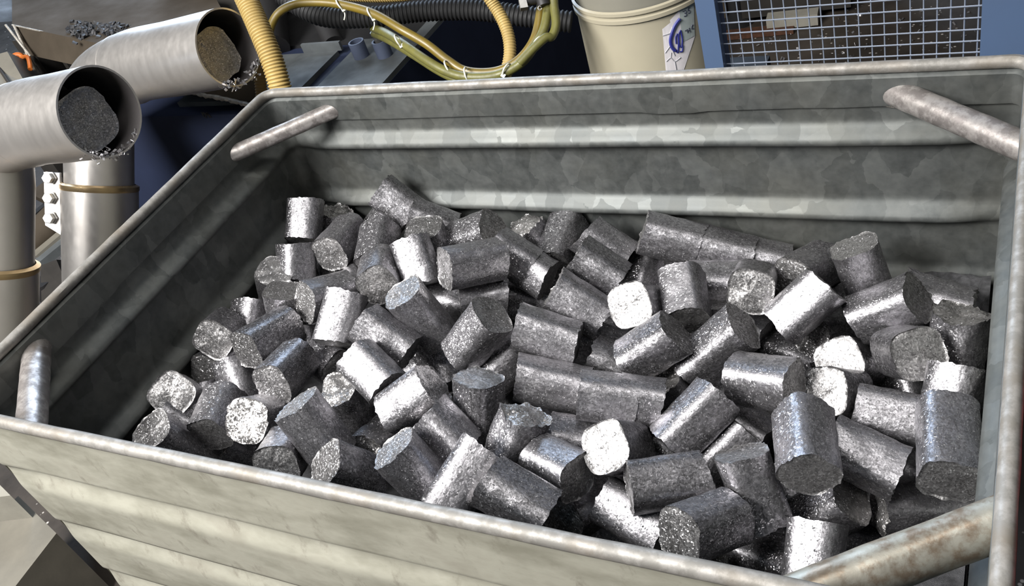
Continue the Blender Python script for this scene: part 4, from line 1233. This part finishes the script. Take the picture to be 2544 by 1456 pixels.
# ---------------------------------------------------------------- blue fence with wire mesh
FY = .97
fn = tag(empty('mesh_fence', (.35, FY, 0)), "blue framed wire mesh machine fence behind the skip", "fence")
xl0, xl1 = on(1742, 0, 1, FY).x - .004, on(1788, 30, 1, FY).x
MB().box((xl0, FY - .02, 0), (xl1, FY + .02, 1.7)).link('post', M_BLUE, fn, False)
xr0 = on(2400, 0, 1, FY).x
xr1 = on(2440, 40, 1, FY - .05).x
MB().box((xr1 - .001, FY - .045, 0), (xr1 + .095, FY + .03, 1.7)).link('post', M_BLUE, fn, False)
zb = on(2000, 165, 1, FY).z
mb = MB()
x0 = xl1 - .002
pitch = (on(2363, 2, 1, FY).x - on(1804, 30, 1, FY).x) / 18
xx = on(1804, 30, 1, FY).x - pitch
while xx < xr1 + .004:
    mb.sweep([(xx, FY, .55), (xx, FY, 1.66)], .0011, 6)
    xx += pitch
zz = on(1900, 153, 1, FY).z
hp_ = (on(1900, 22, 1, FY).z - on(1900, 153, 1, FY).z) / 5
zz -= hp_ * 8
while zz < 1.66:
    mb.sweep([(x0, FY - .002, zz), (xr1 + .01, FY - .002, zz)], .0012, 6)
    zz += hp_
mb.link('wire_mesh', M_WIRE, fn)
MB().box((x0, FY - .015, .50), (xr1, FY + .015, .54)).link('rail', M_BLUE, fn, False)
MB().box((x0, FY - .015, 1.66), (xr1, FY + .015, 1.70)).link('rail', M_BLUE, fn, False)

# machine standing on the floor beyond the fence
bm_ = tag(empty('machine_skid', on(1950, 60, 2, 0)), "off-white machine skid on the oily floor beyond the wire mesh", "machine")
g0, g1 = on(1835, 78, 2, .03), on(2030, 58, 2, .03)
dv = Vector((g1.x - g0.x, g1.y - g0.y, 0)).normalized()
pv = Vector((-dv.y, dv.x, 0))
MB().bar(g0.lerp(g1, .35) + pv * .05 + Vector((0, 0, .0)), g1 + pv * .05 + Vector((0, 0, .0)), .05, .04).link('beam', M_WHITE, bm_, False)
MB().bar(g0 - dv * .05 + pv * .02 + Vector((0, 0, -.02)), g0.lerp(g1, .7) + pv * .02 + Vector((0, 0, -.02)), .05, .014).link('rusty_edge', M_RUST, bm_, False)
MB().bar(g0 + pv * .26 + Vector((0, 0, .33)), g1 + dv * .1 + pv * .26 + Vector((0, 0, .33)), .34, .66).link('casing', M_HOUSED, bm_, False)
c = on(1830, 52, 2, 0)
MB().lathe(c, (0, 0, 1), [(0, 0), (.07, 0), (.07, .025), (.03, .04), (.03, .25), (0, .25)], 24).link('levelling_foot', M_BLACK, bm_)
c = on(1800, 60, 2, 0)
MB().box((c.x - .10, c.y - .02, 0), (c.x + .02, c.y + .08, 1.2)).link('column', M_HOUSE, bm_, False)
random.seed(77)
chips = []
for _ in range(150):
    p = on(random.uniform(1790, 2430), random.uniform(20, 170), 2, .003)
    chips.append((p, .004, 1))
shavings('metal_chips', chips, "scattered bright metal chips on the floor beyond the wire mesh", 9, .007)

# ---------------------------------------------------------------- odds and ends round the skip
rd = tag(empty('red_drum', on(2600, 1180, 2, 0)), "dark red drum standing close against the right side of the skip", "drum")
MB().lathe((.83, .33, 0), (0, 0, 1), [(0, 0), (.17, 0), (.17, .27), (.178, .28), (.17, .29), (.17, .60), (.178, .61), (.17, .62), (.165, .78), (.173, .785), (.173, .80), (.15, .80), (.15, .79), (0, .79)], 48).link('shell', M_RED, rd)
MB().lathe((.83, .33, .79), (0, 0, 1), [(0, .0), (.02, 0), (.02, .014), (0, .014)], 16).link('bung', M_DARK, rd)

# low machine frame by the near lower corner
lf = tag(empty('floor_bracket', on(60, 1380, 2, .15)), "grey-beige painted floor bracket low beside the skip's outer corner", "bracket")
def low(u, v, z):
    return on(u, v, 2, z)
MB().quadbox([low(45, 1232, .22), low(140, 1325, .22), low(20, 1480, .22), low(-130, 1400, .22)], (0, 0, -.22)).link('plate', M_BEIGE, lf, False)
MB().quadbox([low(-60, 1190, .30), low(0, 1205, .30), low(26, 1231, .30), low(-60, 1242, .30)], (0, 0, -.30)).link('cover', M_WHITE, lf, False)
MB().sweep([low(95, 1372, .14), low(118, 1398, .14), low(66, 1470, .14)], .008, 10).link('pipe', M_HOUSE, lf)
